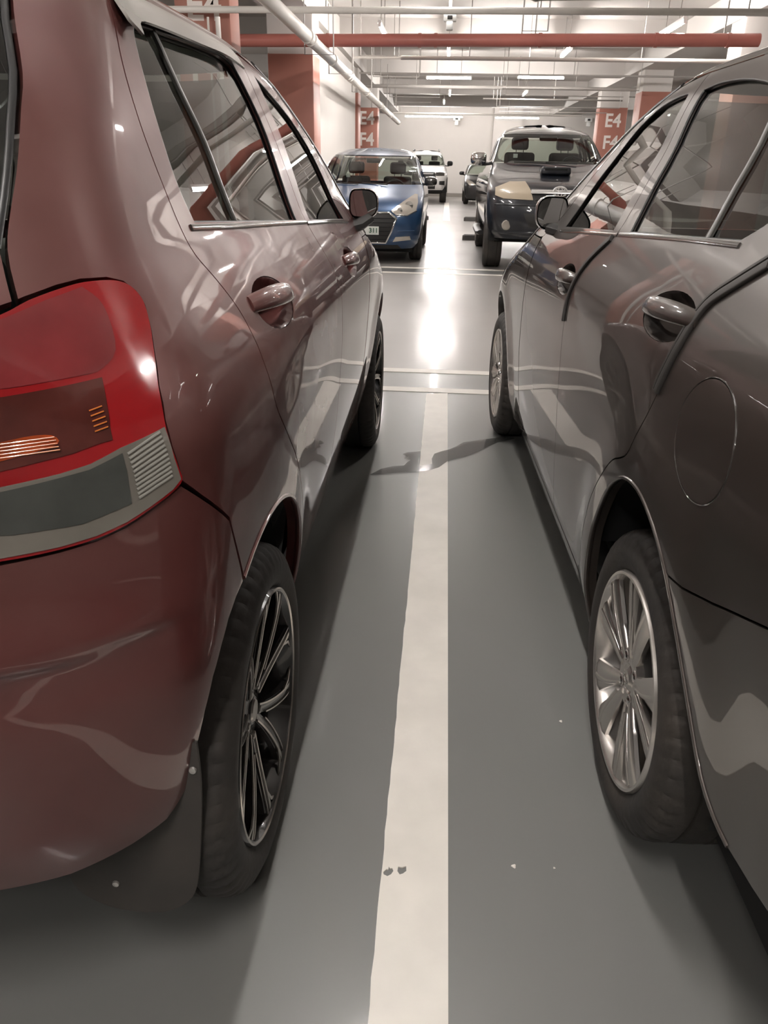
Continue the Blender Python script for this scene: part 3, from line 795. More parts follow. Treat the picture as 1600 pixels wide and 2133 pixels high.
# ------------------------------------------------------------------ maroon hatchback (left)
def tapL(y): return (.022*((y-1.6)/1.2)**2 if y > 1.6 else 0)+(.018*((.6-y)/1.0)**2 if y < .6 else 0)
SL = Shape(
 [(.16,.71),(.20,.732),(.25,.752),(.30,.768),(.40,.797),(.50,.815),(.60,.828),(.72,.838),(.84,.845),(.92,.844),(.98,.832),(1.03,.812),(1.09,.782),(1.15,.752),(1.22,.728),(1.30,.703),(1.38,.675),(1.44,.652),(1.485,.622),(1.52,.565),(1.545,.46),(1.560,.30),(1.568,.02)],
 [(.16,-.44),(.30,-.50),(.45,-.535),(.60,-.54),(.70,-.53),(.80,-.50),(.90,-.485),(1.0,-.475),(1.10,-.46),(1.2,-.425),(1.3,-.375),(1.4,-.315),(1.46,-.28),(1.53,-.22),(1.568,0.)],
 [(.16,3.10),(.30,3.19),(.45,3.22),(.60,3.20),(.72,3.12),(.82,2.95),(.90,2.70),(.97,2.48),(1.02,2.37),(1.10,2.27),(1.2,2.11),(1.3,1.90),(1.4,1.63),(1.46,1.42),(1.52,1.12),(1.568,.6)],
 .32, .55, 2.7, 2.6, tapL, lambda y, z: gb(y, z, 0, .317, .40, .010, .10)+gb(y, z, 2.46, .317, .40, .010, .10))
carL = empty('hatchback_car', (-1.174, 1.1437, 0), 0, 'maroon hatchback parked nose in on the left, tail lamp towards the viewer', 'car')
rshut = spl([(.062,1.464),(.018,1.40),(-.008,1.354),(-.022,1.309),(-.026,1.275),(-.024,1.22),(-.020,1.165),(-.012,1.13),(.011,1.10),(.032,1.069),(.045,1.035),(.050,.99),(.060,.94),(.092,.88),(.135,.835),(.19,.785),(.262,.72),(.33,.62),(.385,.52),(.425,.40),(.44,.27)], 3)
bshut = spl([(.93,.265),(.94,.45),(.946,.7),(.948,.85),(.95,.94),(.935,1.0),(.90,1.06),(.872,1.115),(.862,1.20),(.835,1.30),(.79,1.40),(.755,1.472)], 3)
apil = spl([(.755,1.472),(.93,1.452),(1.10,1.41),(1.25,1.355),(1.40,1.285),(1.53,1.205),(1.66,1.10),(1.735,1.02)], 4)
fshut = [(1.745,.95),(1.75,.6),(1.735,.265)]
archL = arc(0, .317, .405, -16, 113, 36)
lampL = splc([(-.401,1.101),(-.365,1.113),(-.325,1.122),(-.295,1.126),(-.262,1.125),(-.244,1.119),(-.237,1.109),(-.237,1.096),(-.250,1.071),(-.264,1.05),(-.287,1.01),(-.300,.973),(-.304,.942),(-.301,.915),(-.299,.899),(-.315,.888),(-.347,.875),(-.375,.864),(-.409,.855),(-.449,.849),(-.51,.844),(-.555,.846),(-.578,.90),(-.575,.97),(-.555,1.035),(-.50,1.075),(-.45,1.091)], 3)
lamp_edge = [(-.298,.896),(-.302,.942),(-.298,.973),(-.285,1.01),(-.262,1.05),(-.248,1.071),(-.234,1.096),(-.234,1.111),(-.243,1.122),(-.262,1.128),(-.295,1.129),(-.325,1.125),(-.365,1.116),(-.376,1.113)]
hatchline = spl([(-.376,1.113),(-.352,1.163),(-.325,1.20),(-.290,1.242),(-.245,1.30),(-.214,1.338),(-.173,1.403),(-.135,1.455),(-.12,1.472)], 3)
DL = dict(
 rear_door=rshut+bshut+[(.5,1.478),(.25,1.473)],
 front_door=bshut+apil[1:]+fshut,
 rwin=spl([(.045,1.170),(.033,1.228),(.046,1.314),(.085,1.405),(.115,1.432)],3)+spl([(.115,1.432),(.39,1.446),(.60,1.450),(.672,1.438)],3)[1:]+spl([(.672,1.438),(.747,1.344),(.766,1.228),(.768,1.130)],3)[1:],
 fwin=spl([(.925,1.122),(.940,1.20),(.930,1.289),(.895,1.374),(.855,1.435)],3)+spl([(.855,1.435),(.95,1.415),(1.15,1.362),(1.33,1.277),(1.43,1.195),(1.50,1.092)],3)[1:],
 bar=spl([(.200,1.437),(.218,1.358),(.250,1.283),(.258,1.216),(.266,1.160)],3), barw=.0065,
 rbelt=[(.02,1.164),(.30,1.149),(.60,1.135),(.86,1.122)], fbelt=[(.875,1.118),(1.1,1.107),(1.35,1.094),(1.55,1.082)],
 rhandle=(.245,1.026,.235,-.07), fhandle=(1.28,.985,.215,-.07), glass=M_GLASS, belt_mat=M_TRIM,
 quarter=rshut[::-1]+[(-.0,1.476),(-.12,1.476)]+hatchline[::-1][1:]+lamp_edge[::-1][1:]+[(-.27,.867),(-.207,.809),(-.160,.690)]+archL[::-1]+[(.40,.185),(.455,.185),(.452,.25)],
 arch=archL, fender=[(1.755,.265),(1.765,.6),(1.760,.95),(1.748,1.02),(1.86,1.02),(1.96,1.0),(2.03,.97),(2.25,.90),(2.5,.82),(2.67,.72),(2.87,.66),(2.93,.5),(2.90,.30)]+arc(2.46,.317,.405,-6,188,30)+[(2.03,.20),(1.95,.20),(1.95,.265)],
 apillar=apil[3:]+[(1.78,1.02),(1.935,1.02)]+[(SL.b(z)+.10,z) for z in (1.1,1.2,1.3,1.4,1.468)]+[(.80,1.476)],
 sill=[(.455,.17),(1.93,.17),(1.93,.258),(1.2,.258),(.455,.262)],
 backing=[(.45,1.9,.3,1.09),(-.2,.5,.76,1.12)])
for s in (1, -1):
    build_side(carL, SL, DL, s, M_PAINT_L)
    # tail lamp cluster wrapping the corner
    tl = patch('tail_lamp', SL.P, inset(lampL, .0005), M_LENSRED, carL, (), .018, .02, .004, s)
    low = [(-.3045,.966),(-.361,.954),(-.397,.942),(-.429,.936),(-.489,.928),(-.576,.925),(-.575,.89),(-.55,.850),(-.51,.848),(-.449,.853),(-.409,.859),(-.375,.868),(-.347,.879),(-.315,.892),(-.302,.901),(-.306,.93)]
    patch('clear_lens', SL.P, low, M_LENSCLR, tl, (), .018, .004, .0055, s)
    patch('reverse_lens', SL.P, [(-.362,.948),(-.40,.936),(-.49,.923),(-.57,.920),(-.565,.878),(-.49,.874),(-.42,.876),(-.366,.889)], M_LENSCL2, tl, (), .02, .002, .0065, s)
    for i in range(11):
        t = i/11; surf_strip('lens_rib', SL.P, [(-.357+.0*t,.946-.058*t),(-.334,.955-.058*t),(-.313,.962-.058*t)], .0015, .0014, .0060, M_LENSRIB, tl, s, 6)
    patch('side_lens', SL.P, spl([(-.302,1.121),(-.293,1.10),(-.312,1.055),(-.345,1.036)],4)+spl([(-.345,1.036),(-.388,1.033),(-.447,1.029),(-.53,1.028)],3)[1:]+[(-.545,1.045),(-.50,1.072),(-.45,1.087),(-.40,1.097),(-.35,1.111)], M_LENSRD2, tl, (), .02, .001, .0048, s)
    patch('brake_lens', SL.P, [(-.344,1.030),(-.388,1.026),(-.447,1.021),(-.555,1.018),(-.568,.975),(-.565,.945),(-.484,.945),(-.445,.951),(-.410,.956),(-.383,.962),(-.366,.964),(-.363,.978),(-.354,1.004)], M_LENSDRK, tl, (), .02, .001, .0052, s)
    patch('indicator_lens', SL.P, splc([(-.422,.978),(-.448,.979),(-.50,.972),(-.56,.972),(-.56,.950),(-.50,.953),(-.451,.961),(-.420,.968)],3), M_AMBER, tl, (), .02, .001, .0062, s)
    for i in range(5):
        surf_strip('reflector_rib', SL.P, [(-.376-.001*i,.998-.0055*i),(-.361-.001*i,1.001-.0055*i)], .0008, .0010, .0058, M_AMBER2, tl, s, 6)
        surf_strip('lens_rib', SL.P, [(-.420,.976-.0035*i),(-.50,.972-.0035*i),(-.56,.970-.0035*i)], .0007, .0010, .0072, M_AMBER2, tl, s, 6)
    mirror_unit(carL, .822, 1.72, 1.132, .10, .095, s, M_PAINT_L, [(.735,1.70,1.055),(.77,1.71,1.052),(.80,1.73,1.062),(.83,1.75,1.085)])
    # rear mud flap with two screws
    fl = spl([(.800,.52),(.801,.46),(.796,.383),(.784,.275),(.768,.215),(.727,.180),(.680,.174),(.631,.181),(.587,.212),(.575,.26)], 4)+[(.57,.45),(.60,.52)]
    n = len(fl)
    def fy(x, z): return -.326
    V = [(s*x, fy(x, z), z) for x, z in fl]+[(s*x, fy(x, z)+.005, z) for x, z in fl]
    F = [tuple(range(n))[::(1 if s < 0 else -1)], tuple(range(n, 2*n))[::(-1 if s < 0 else 1)]]+[(i, (i+1) % n, n+(i+1) % n, n+i) for i in range(n)]
    fo = mk('mud_flap', V, F, M_FLAP, carL, smooth=False)
    for (x, z) in ((.791, .471), (.650, .233)):
        sc = lathe('screw', [(.003, 0), (.002, .005), (-.003, .0065)], M_SCREW, fo, 10); sc.rotation_euler = (0, 0, -PI/2); sc.location = (s*x, fy(x, z)-.001, z)
def bump_off(u, z):
    # shallow sculpted recess along the rear bumper
    k = 1/(1+math.exp((u+.36)/.018)) if u > -.9 else 1
    zc1 = .706+.02*min(1, max(0, (u+.55)/.2)); zc2 = .650+.02*min(1, max(0, (u+.50)/.15))
    return -.013*k*(1/(1+math.exp((z-zc1)/.004)))*(1/(1+math.exp(-(z-zc2)/.008)))-.009*k*(1/(1+math.exp((z-zc2)/.008)))
bumpL = [(-.163,.686),(-.207,.806),(-.27,.864),(-.300,.892),(-.316,.885),(-.348,.872),(-.377,.861),(-.411,.852),(-.451,.846),(-.51,.840),(-.58,.84),(-1.10,.84),(-1.10,.355),(-.60,.352),(-.48,.352),(-.40,.372),(-.352,.392),(-.328,.43),(-.318,.50),(-.305,.56),(-.288,.605),(-.262,.64),(-.235,.665),(-.20,.680)]
for s in (1, -1):
    patch('rear_bumper', SL.P, inset(bumpL, G), M_PAINT_L, carL, (), .016, .03, bump_off, s)
    patch('tailgate', SL.P, inset([(-.358,1.160),(-.380,1.112),(-.45,1.096),(-.505,1.080),(-.560,1.042),(-.582,.97),(-.584,.90),(-.57,.845),(-1.10,.845),(-1.10,1.160)], G), M_PAINT_L, carL, (), .03, .02, 0, s)
    for (cy, ) in ((0.,), (2.46,)):
        wheel_left(carL, (s*.8244, cy, .3164), s < 0, .0 if cy == 0 else .9)
    gridpatch('front_bumper', SL.P, zr(.2, .715, 10), lambda z: 2.95, SL.fu, 14, M_PAINT_L, carL, 0, False, s)
    patch('headlamp', SL.P, [(2.62,.80),(2.70,.735),(2.95,.70),(3.10,.72),(3.0,.80),(2.8,.86)], M_HEADL, carL, (), .05, .0, .006, s)
_re = pchip([1.165,1.242,1.30,1.338,1.403,1.47],[-.358,-.296,-.251,-.220,-.179,-.126])
roof_glass(carL, SL, M_PAINT_L, 1.478, 1.567, 1.025, 1.468, 1.166, 1.468, _re, .722)
wells(carL, 0, .317, .50, .76, .425, 4, 122); wells(carL, 2.46, .317, .50, .79, .425, 4, 176)
box('underbody', (-.60, .60, -.24, 3.0, .18, .30), M_DARK, carL)
cabin(carL, 1.62, 1.0, .18, .36, .62, .34, .98)
# tinted rain deflectors over the side windows
M_VISOR = mat('visor_acrylic', (.42, .40, .37), rough=.12, coat=1.0)
for s in (1, -1):
    vis = spl([(.075,1.405),(.10,1.425),(.20,1.432),(.40,1.437),(.58,1.442),(.66,1.436),(.705,1.430)],4)+spl([(.712,1.445),(.715,1.458),(.68,1.472),(.40,1.478),(.15,1.472),(.062,1.455),(.05,1.42)],4)
    patch('rain_deflector', SL.P, vis, M_VISOR, carL, (), .02, .004, lambda u, z: .003+.016*min(1, max(0, (1.478-z)/.07)), s)

# ------------------------------------------------------------------ dark bronze sedan (right)
def tapR(y): return (.018*((y-1.6)/1.2)**2 if y > 1.6 else 0)+(.025*((.4-y)/1.0)**2 if y < .4 else 0)
SR = Shape(
 [(.15,.765),(.20,.785),(.25,.80),(.30,.813),(.40,.826),(.55,.838),(.70,.847),(.82,.850),(.90,.846),(.96,.836),(1.02,.818),(1.08,.792),(1.14,.762),(1.22,.725),(1.30,.685),(1.38,.655),(1.43,.630),(1.47,.598),(1.50,.535),(1.52,.42),(1.532,.27),(1.538,.02)],
 [(.15,-.78),(.30,-.86),(.45,-.90),(.60,-.91),(.72,-.90),(.85,-.88),(.95,-.86),(1.02,-.82),(1.08,-.70),(1.12,-.52),(1.2,-.41),(1.3,-.26),(1.4,-.06),(1.47,.10),(1.538,.5)],
 [(.15,3.20),(.30,3.30),(.45,3.33),(.60,3.30),(.72,3.20),(.82,3.02),(.90,2.76),(.97,2.52),(1.02,2.40),(1.10,2.22),(1.2,2.05),(1.3,1.87),(1.4,1.60),(1.46,1.40),(1.50,1.20),(1.538,.8)],
 .36, .6, 2.7, 2.6, tapR, lambda y, z: gb(y, z, 0, .308, .40, .012, .10)+gb(y, z, 2.55, .308, .40, .014, .10))
YR = math.radians(2.0)
carR = empty('sedan_car', (.3375+.825*math.cos(YR), 1.3286+.825*math.sin(YR), 0), YR, 'dark bronze brown sedan parked nose in on the right, fuel flap towards the viewer', 'car')
r_sh = spl([(.34,1.4635),(.20,1.435),(.05,1.37),(-.065,1.285),(-.125,1.20),(-.128,1.14),(-.105,1.112),(-.072,1.092),(-.028,1.060),(-.013,1.028),(-.004,.976),(.014,.909),(.042,.85),(.077,.795),(.100,.755),(.140,.732),(.190,.709),(.255,.655),(.34,.567),(.385,.495),(.43,.40),(.455,.27)], 3)
b_sh = spl([(.93,.265),(.915,.40),(.90,.55),(.897,.75),(.902,.865),(.906,.922),(.889,.973),(.847,1.03),(.775,1.075),(.725,1.11),(.722,1.20),(.735,1.30),(.745,1.40),(.752,1.4635)], 3)
a_pl = spl([(.752,1.4635),(.92,1.446),(1.08,1.405),(1.22,1.345),(1.33,1.275),(1.42,1.195),(1.52,1.095),(1.66,1.03)], 4)
f_sh = [(1.70,.97),(1.76,.80),(1.83,.56),(1.83,.40),(1.80,.265)]
archR = spl([(.385,.20),(.380,.30),(.362,.385),(.32,.494),(.237,.607),(.17,.668),(.089,.710),(0,.722),(-.081,.706),(-.148,.677),(-.201,.640),(-.27,.574),(-.344,.500),(-.41,.43),(-.46,.398),(-.5,.387)], 3)
archQ = spl([(.385,.20),(.380,.30),(.362,.385),(.32,.494),(.237,.607),(.17,.668),(.089,.710),(0,.722),(-.081,.706),(-.148,.677),(-.185,.652)], 3)
flap = ell(-.2065, .886, .1045, .0885, 48, .25)
DR = dict(
 rear_door=r_sh+b_sh+[(.5,1.4635)],
 front_door=b_sh+a_pl[1:]+f_sh,
 rwin=spl([(.628,1.120),(.655,1.208),(.680,1.308),(.695,1.40),(.692,1.424)],3)+spl([(.692,1.424),(.582,1.430),(.39,1.417),(.20,1.380),(.04,1.305),(-.045,1.225),(-.052,1.190),(.015,1.152)],3)[1:],
 fwin=spl([(.775,1.112),(.790,1.20),(.790,1.30),(.790,1.40),(.800,1.425)],3)+spl([(.800,1.425),(.90,1.420),(1.02,1.398),(1.16,1.335),(1.25,1.255),(1.32,1.15),(1.36,1.082)],3)[1:],
 bar=spl([(.215,1.388),(.200,1.328),(.175,1.23),(.156,1.146)],3), barw=.0085,
 rbelt=[(.008,1.145),(.30,1.132),(.55,1.118),(.70,1.109)], fbelt=[(.715,1.107),(.95,1.094),(1.2,1.080),(1.40,1.068)],
 rhandle=(.115,1.014,.235,-.06), fhandle=(1.02,.962,.215,-.06), glass=M_GLASS, belt_mat=M_TRIM,
 quarter=r_sh[::-1]+[(.20,1.4635)]+[(SR.a(z)-.25,z) for z in (1.4635,1.43,1.40,1.30,1.20,1.13)]+[(-.46,1.10),(-.70,1.06),(-.86,1.00),(-.86,.80),(-.66,.79),(-.496,.744),(-.35,.692),(-.257,.664)]+archQ[::-1]+[(.40,.185),(.468,.185),(.462,.25)],
 qholes=[inset(flap, -.0022)],
 arch=archR, fender=[(1.81,.265),(1.84,.40),(1.84,.56),(1.77,.80),(1.71,.97),(1.68,1.022),(1.87,1.022),(1.92,.99),(2.02,.97),(2.26,.90),(2.52,.82),(2.70,.72),(2.92,.66),(3.0,.5),(2.99,.30)]+arc(2.55,.308,.40,-4,186,30)+[(2.12,.20),(2.04,.20),(2.03,.265)],
 apillar=a_pl[3:]+[(1.72,1.024),(1.90,1.024)]+[(SR.b(z)+.10,z) for z in (1.1,1.2,1.3,1.4,1.4635)]+[(.85,1.4635)],
 sill=[(.468,.165),(2.02,.165),(2.02,.258),(1.2,.258),(.468,.258)],
 backing=[(.47,1.9,.3,1.07),(-.35,.5,.76,1.08)])
for s in (-1, 1):
    q, doors = build_side(carR, SR, DR, s, M_PAINT_R)
    ff = patch('fuel_flap', SR.P, inset(flap, .0008), M_PAINT_R, carR, (), .02, .008, .001, s)
    surf_strip('flap_edge', SR.P, inset(flap, -.0012), .0012, .0014, .0002, M_TRIM, ff, s, 6, True, 1)
    # black edge guards along the two door edges
    g1 = spl([(.742,1.098),(.800,1.062),(.855,1.02),(.893,.973),(.911,.922),(.908,.862)],4)
    surf_strip('door_edge_guard', SR.P, g1, .0095, .0035, .003, M_RUBBER, doors[1], s, 12, power=.35)
    g2 = spl([(-.130,1.131),(-.075,1.094),(-.030,1.062),(-.014,1.030),(-.003,.976),(.016,.900)],5)
    surf_strip('door_edge_guard', SR.P, g2, .0085, .0040, .003, M_RUBBER, doors[0], s, 12, power=.35)
    surf_strip('door_edge_guard', SR.P, offset_path(g2, .0135), .0036, .0040, .003, M_RUBBER, doors[0], s, 10, power=.35)
    rb = [(-.195,.653),(-.257,.663),(-.35,.691),(-.496,.743),(-.66,.789),(-.86,.79),(-1.62,.79),(-1.62,.36),(-.75,.37),(-.60,.388),(-.5,.385),(-.455,.397),(-.405,.43),(-.340,.503),(-.266,.577),(-.215,.628)]
    patch('rear_bumper', SR.P, inset(rb, G), M_PAINT_R, carR, (), .035, .03, 0, s)
    patch('tail_lamp', SR.P, [(-.87,.80),(-.87,.99),(-1.10,.97),(-1.12,.80)], M_LENSRED, carR, (), .04, .01, .003, s)
    patch('boot_lid', SR.P, [(-1.13,.80),(-1.11,.98),(-.88,1.0),(-.88,1.04),(-1.62,1.04),(-1.62,.80)], M_PAINT_R, carR, (), .05, .01, 0, s)
    mirror_unit(carR, .812, 1.515, 1.116, .105, .108, s, M_PAINT_R, [(.735,1.48,1.065),(.77,1.50,1.058),(.80,1.53,1.066)])
    wheel_right(carR, (s*.825, 0, .3065), s < 0, .1)
    wheel_right(carR, (s*.842, 2.55, .3065), s < 0, .5, rz=(.02))
    gridpatch('front_bumper', SR.P, zr(.2, .715, 10), lambda z: 3.01, SR.fu, 14, M_PAINT_R, carR, 0, False, s)
    patch('headlamp', SR.P, [(2.66,.80),(2.75,.735),(3.0,.70),(3.15,.72),(3.05,.80),(2.85,.86)], M_HEADL, carR, (), .05, .0, .006, s)
roof_glass(carR, SR, M_PAINT_R, 1.465, 1.537, 1.028, 1.452, 1.13, 1.452, lambda z: SR.a(z)-.255, .722)
gridpatch('boot_top', SR.P, zr(1.04, 1.125, 8), SR.ru, lambda z: SR.a(z)-.02-.05*(z > 1.06), 14, M_PAINT_R, carR)
wells(carR, 0, .308, .52, .80, .425, 4, 165); wells(carR, 2.55, .308, .52, .80, .43, 4, 176)
box('underbody', (-.70, .70, -.75, 3.05, .16, .28), M_DARK, carR)
cabin(carR, 1.55, .92, .12, .33, .62, -.34, .98)

# ------------------------------------------------------------------ cars in the far bays (noses towards the viewer)
def far_car(name, loc, rz, label, sh, paint, spec):
    """spec: zb belt, zt top of side windows, zlow, axles (front,rear), R wheel radius, hw wheel face, win polygons"""
    root = empty(name, loc, rz, label, 'car', 'cars parked in the far bays')
    zb, zt, zl = spec['zb'], spec['zt'], spec['zlow']; ya = spec['axles']; R = spec['R']; aR = R+.085
    cut = spec['cut']; mp = sh.P
    ue = lambda z: min(cut, sh.b(z)+.03)
    zhs = zr(zl, zb, 12)
    for s in (1, -1):
        pl = [(-.45, zl)]+arc(ya[0], R, aR, 185, -5, 18)[0:0]
        pl = [(ya[1]-.5, zl)]+[p for p in arc(ya[1], R, aR, 180, 0, 18) if p[1] > zl-.02]+[p for p in arc(ya[0], R, aR, 180, 0, 18) if p[1] > zl-.02 and p[0] < cut-.01]
        pl += [(ue(z), z) for z in zhs if z > R+.12 or ya[0]+aR < cut]+[(ya[1]-.5, zb)]
        patch('side_panel', mp, pl, paint, root, (), .07, .02, 0, s)
        up = [(sh.a(zb)-.02, zb+.003)]+[(sh.b(z)+.07, z) for z in zr(zb+.003, zt, 6)]+[(sh.a(z)-.10, z) for z in zr(zt, zb+.003, 6)]
        patch('window_frame', mp, up, spec.get('frame', paint), root, spec['wins'], .06, .015, 0, s)
        for w in spec['wins']: patch('side_window', mp, inset(w, -.012), M_GLASSD, root, (), .12, 0, -.006, s)
        for j, cy in enumerate(ya):
            wheel_far(root, (s*spec['hw'], cy, R), s < 0, R, spec['rim'], spec['tw'], spec.get('alloy', M_ALLOY), 6, spec.get('steer', 0) if j == 0 else 0)
        wells(root, ya[0], R, spec['hw']-.33, spec['hw']-.03, aR+.02, 2, 178) if s > 0 else None
        wells(root, ya[1], R, spec['hw']-.33, spec['hw']-.03, aR+.02, 2, 178) if s > 0 else None
    gridpatch('nose', mp, zhs, ue, sh.fu, 18, paint, root)
    gridpatch('tail', mp, zhs, sh.ru, lambda z: ya[1]-.5, 16, paint, root)
    zs = [zt+(spec['ztop']-zt)*(1-(1-i/7)**2) for i in range(8)]
    gridpatch('roof', mp, zs, sh.ru, sh.fu, 36, paint, root)
    gridpatch('windscreen', mp, zr(zb, zt-.004, 8), lambda z: sh.b(z)+.07, sh.fu, 12, M_WSHIELD, root, -.002)
    gridpatch('rear_window', mp, zr(zb+.03, zt-.02, 6), sh.ru, lambda z: sh.a(z)-.10, 10, M_WSHIELD, root, -.002)
    box('underbody', (-spec['hw']+.12, spec['hw']-.12, ya[1]-.4, ya[0]+.4, zl-.06, zl+.06), M_DARK, root)
    return root
def fpatch(name, sh, pts, m, root, off=.004, th=.012, res=.05, both=False, parent=None):
    o = patch(name, lambda x, z: sh.F(x, z), pts, m, parent or root, (), res, th, off, 1, True)
    if both: patch(name, lambda x, z: sh.F(x, z), [(-x, z) for x, z in pts], m, parent or root, (), res, th, off, 1, True)
    return o
def fstrip(name, sh, pts, w, h, off, m, root, closed=False):
    return surf_strip(name, lambda x, z: sh.F(x, z), pts, w, h, off, m, root, 1, 8, closed, .8, True)
def sym(pts): return [(-x, z) for x, z in pts]

SB = Shape(
 [(.16,.70),(.25,.77),(.5,.815),(.75,.83),(.9,.825),(1.0,.80),(1.1,.755),(1.3,.685),(1.38,.65),(1.44,.60),(1.49,.50),(1.515,.36),(1.53,.02)],
 [(.16,-.45),(.4,-.56),(.7,-.56),(.95,-.5),(1.1,-.45),(1.3,-.34),(1.44,-.2),(1.53,.2)],
 [(.16,3.08),(.3,3.17),(.5,3.20),(.65,3.18),(.76,3.10),(.86,2.92),(.95,2.62),(1.02,2.42),(1.1,2.27),(1.2,2.08),(1.3,1.86),(1.38,1.62),(1.44,1.38),(1.53,.8)],
 .4, .48, 2.7, 2.7)
def _b(z): return SB.b(z)
blue = far_car('blue_hatchback', (-1.21, 14.42, 0), PI, 'blue hatchback facing the viewer across the aisle with a hexagonal black grille', SB, M_PAINT_BLUE,
    dict(zb=1.02, zt=1.41, ztop=1.528, zlow=.2, axles=(2.425, 0), R=.295, hw=.815, rim=.19, tw=.175, cut=2.86,
         wins=[[(-.1,1.06),(.05,1.36),(.70,1.39),(.78,1.06)], [(.84,1.06),(.78,1.39),(1.05,1.365),(1.32,1.27),(1.58,1.06)]]))
fpatch('headlamp', SB, [(.40,.70),(.47,.655),(.62,.650),(.735,.70),(.755,.80),(.74,.90),(.70,.905),(.55,.81)], M_HEADL, blue, .006, both=True)
fstrip('headlamp_chrome', SB, [(.40,.70),(.47,.650),(.62,.645),(.74,.70)], .008, .006, .01, M_CHROME, blue); fstrip('headlamp_chrome', SB, sym([(.40,.70),(.47,.650),(.62,.645),(.74,.70)]), .008, .006, .01, M_CHROME, blue)
for s in (1, -1):
    for (x, z, r) in ((.64, .77, .055), (.52, .71, .035)):
        p = SB.F(s*x, z); o = lathe('lamp_reflector', [(.0, 0), (.008, r*.6), (.012, r)], M_CHROME, blue, 20); o.rotation_euler = (0, 0, PI/2); o.location = (p[0], p[1]+.006, p[2])
hexg = [(-.38,.675),(.38,.675),(.475,.60),(.40,.41),(.335,.285),(-.335,.285),(-.40,.41),(-.475,.60)]
gr = fpatch('grille', SB, hexg, M_BLACK, blue, .004)
fstrip('grille_surround', SB, dens(hexg, .05), .011, .008, .008, M_CHROME, blue, True)
for i in range(6):
    z = .33+.055*i; hwid = .36+.08*(z-.33)/.3
    fstrip('grille_slat', SB, [(-hwid+.1*j*hwid/.5, z) for j in range(11)], .006, .006, .008, M_DARK, gr)
pl = fpatch('number_plate', SB, [(-.24,.395),(.24,.395),(.24,.50),(-.24,.50)], M_PLATE, blue, .02, .012)
p0 = SB.F(-.16, .447); text_mesh('plate_text', '311', .085, M_PLATETXT, pl, (-.17, p0[1]+.034, .447), (PI/2, 0, PI), .001)
fpatch('fog_lamp', SB, [(.43,.30),(.47,.365),(.66,.375),(.675,.325)], M_HEADL, blue, .006, both=True)
fpatch('lower_intake', SB, [(-.55,.205),(.55,.205),(.5,.255),(-.5,.255)], M_BLACK, blue, .004)
fstrip('bumper_crease', SB, [(.50,.44),(.60,.445),(.72,.445)], .006, .006, .004, M_PAINT_BLUE, blue)
fstrip('bumper_crease', SB, sym([(.50,.44),(.60,.445),(.72,.445)]), .006, .006, .004, M_PAINT_BLUE, blue)
for s in (1, -1): mirror_unit(blue, .90, 1.62, 1.06, .19, .13, s, M_TRIM, [(.77,1.64,1.02),(.82,1.64,1.02),(.86,1.66,1.03)])
cabin(blue, 1.75, 1.05, .2, .34, .6, -.34, 1.0, False)
for s in (-.30, .12): sweep('wiper', [(s, 2.47, 1.02), (s+.38, 2.40, 1.03)], Vector((0, 0, 1)), .008, .008, M_BLACK, blue, 6)
o = box('cabin_mirror', (-.11, .11, 1.38, 1.41, 1.30, 1.365), M_BLACK, blue, .02)
box('sticker', (.30, .36, 1.93, 1.94, 1.10, 1.15), M_PLATE, blue)

def pickup_shape(dz=0.0, hwk=1.0):
    W = [(.30,.74),(.40,.82),(.55,.87),(.75,.895),(.95,.90),(1.08,.885),(1.16,.86),(1.25,.825),(1.34,.79),(1.45,.75),(1.6,.70),(1.70,.655),(1.77,.60),(1.82,.50),(1.85,.36),(1.87,.02)]
    return Shape([(z+dz*(z > 1), w*hwk) for z, w in W],
     [(.30,-1.10),(.9,-1.2),(1.1,-1.22),(1.20,-1.2),(1.26,.20),(1.4,.42),(1.7,.52),(1.8,.68),(1.87+dz,1.1)],
     [(.30,3.72),(.45,3.84),(.65,3.88),(.85,3.86),(.98,3.80),(1.06,3.68),(1.13,3.45),(1.20,3.15),(1.27,2.90),(1.33,2.72),(1.42,2.58),(1.55,2.36),(1.68,2.10),(1.75,1.92),(1.81,1.65),(1.87+dz,1.2)],
     .35, .5, 3.0, 2.8)
SH = pickup_shape()
PW = [[(.55,1.37),(.66,1.66),(1.12,1.69),(1.14,1.37)], [(1.22,1.37),(1.22,1.69),(1.55,1.66),(1.78,1.56),(2.08,1.37)]]
hil = far_car('pickup_truck', (1.37, 14.5, 0), PI, 'dark navy pickup truck with a bonnet scoop and yellowed headlamps facing the viewer', SH, M_PAINT_NAVY,
    dict(zb=1.33, zt=1.72, ztop=1.868, zlow=.42, axles=(3.085, 0), R=.365, hw=.885, rim=.22, tw=.24, cut=3.42, wins=PW, steer=-.03))
fpatch('headlamp', SH, [(.33,.895),(.36,1.0),(.42,1.105),(.62,1.10),(.80,1.03),(.80,.94),(.70,.905)], M_HEADY, hil, .008, both=True)
fpatch('grille', SH, [(-.31,.86),(.31,.86),(.33,.955),(-.33,.955)], M_BLACK, hil, .006)
fstrip('grille_bar', SH, [(x/10, .985) for x in range(-35, 36, 5)] if False else [(-.36+.072*i, .985) for i in range(11)], .030, .016, .018, M_BRIGHT, hil)
fstrip('grille_bar', SH, [(-.30+.06*i, .90) for i in range(11)], .012, .010, .010, M_BLACK, hil)
e0 = SH.F(0, 1.0)
em = sweep('emblem', [(-.085*math.cos(t), e0[1]+.035, 1.0+.058*math.sin(t)) for t in [2*PI*i/28 for i in range(28)]], Vector((0, 1, 0)), .012, .010, M_BRIGHT, hil, 8, True)
sweep('emblem_ring', [(-.030*math.cos(t), e0[1]+.035, 1.0+.054*math.sin(t)) for t in [2*PI*i/20 for i in range(20)]], Vector((0, 1, 0)), .008, .008, M_BRIGHT, em, 8, True)
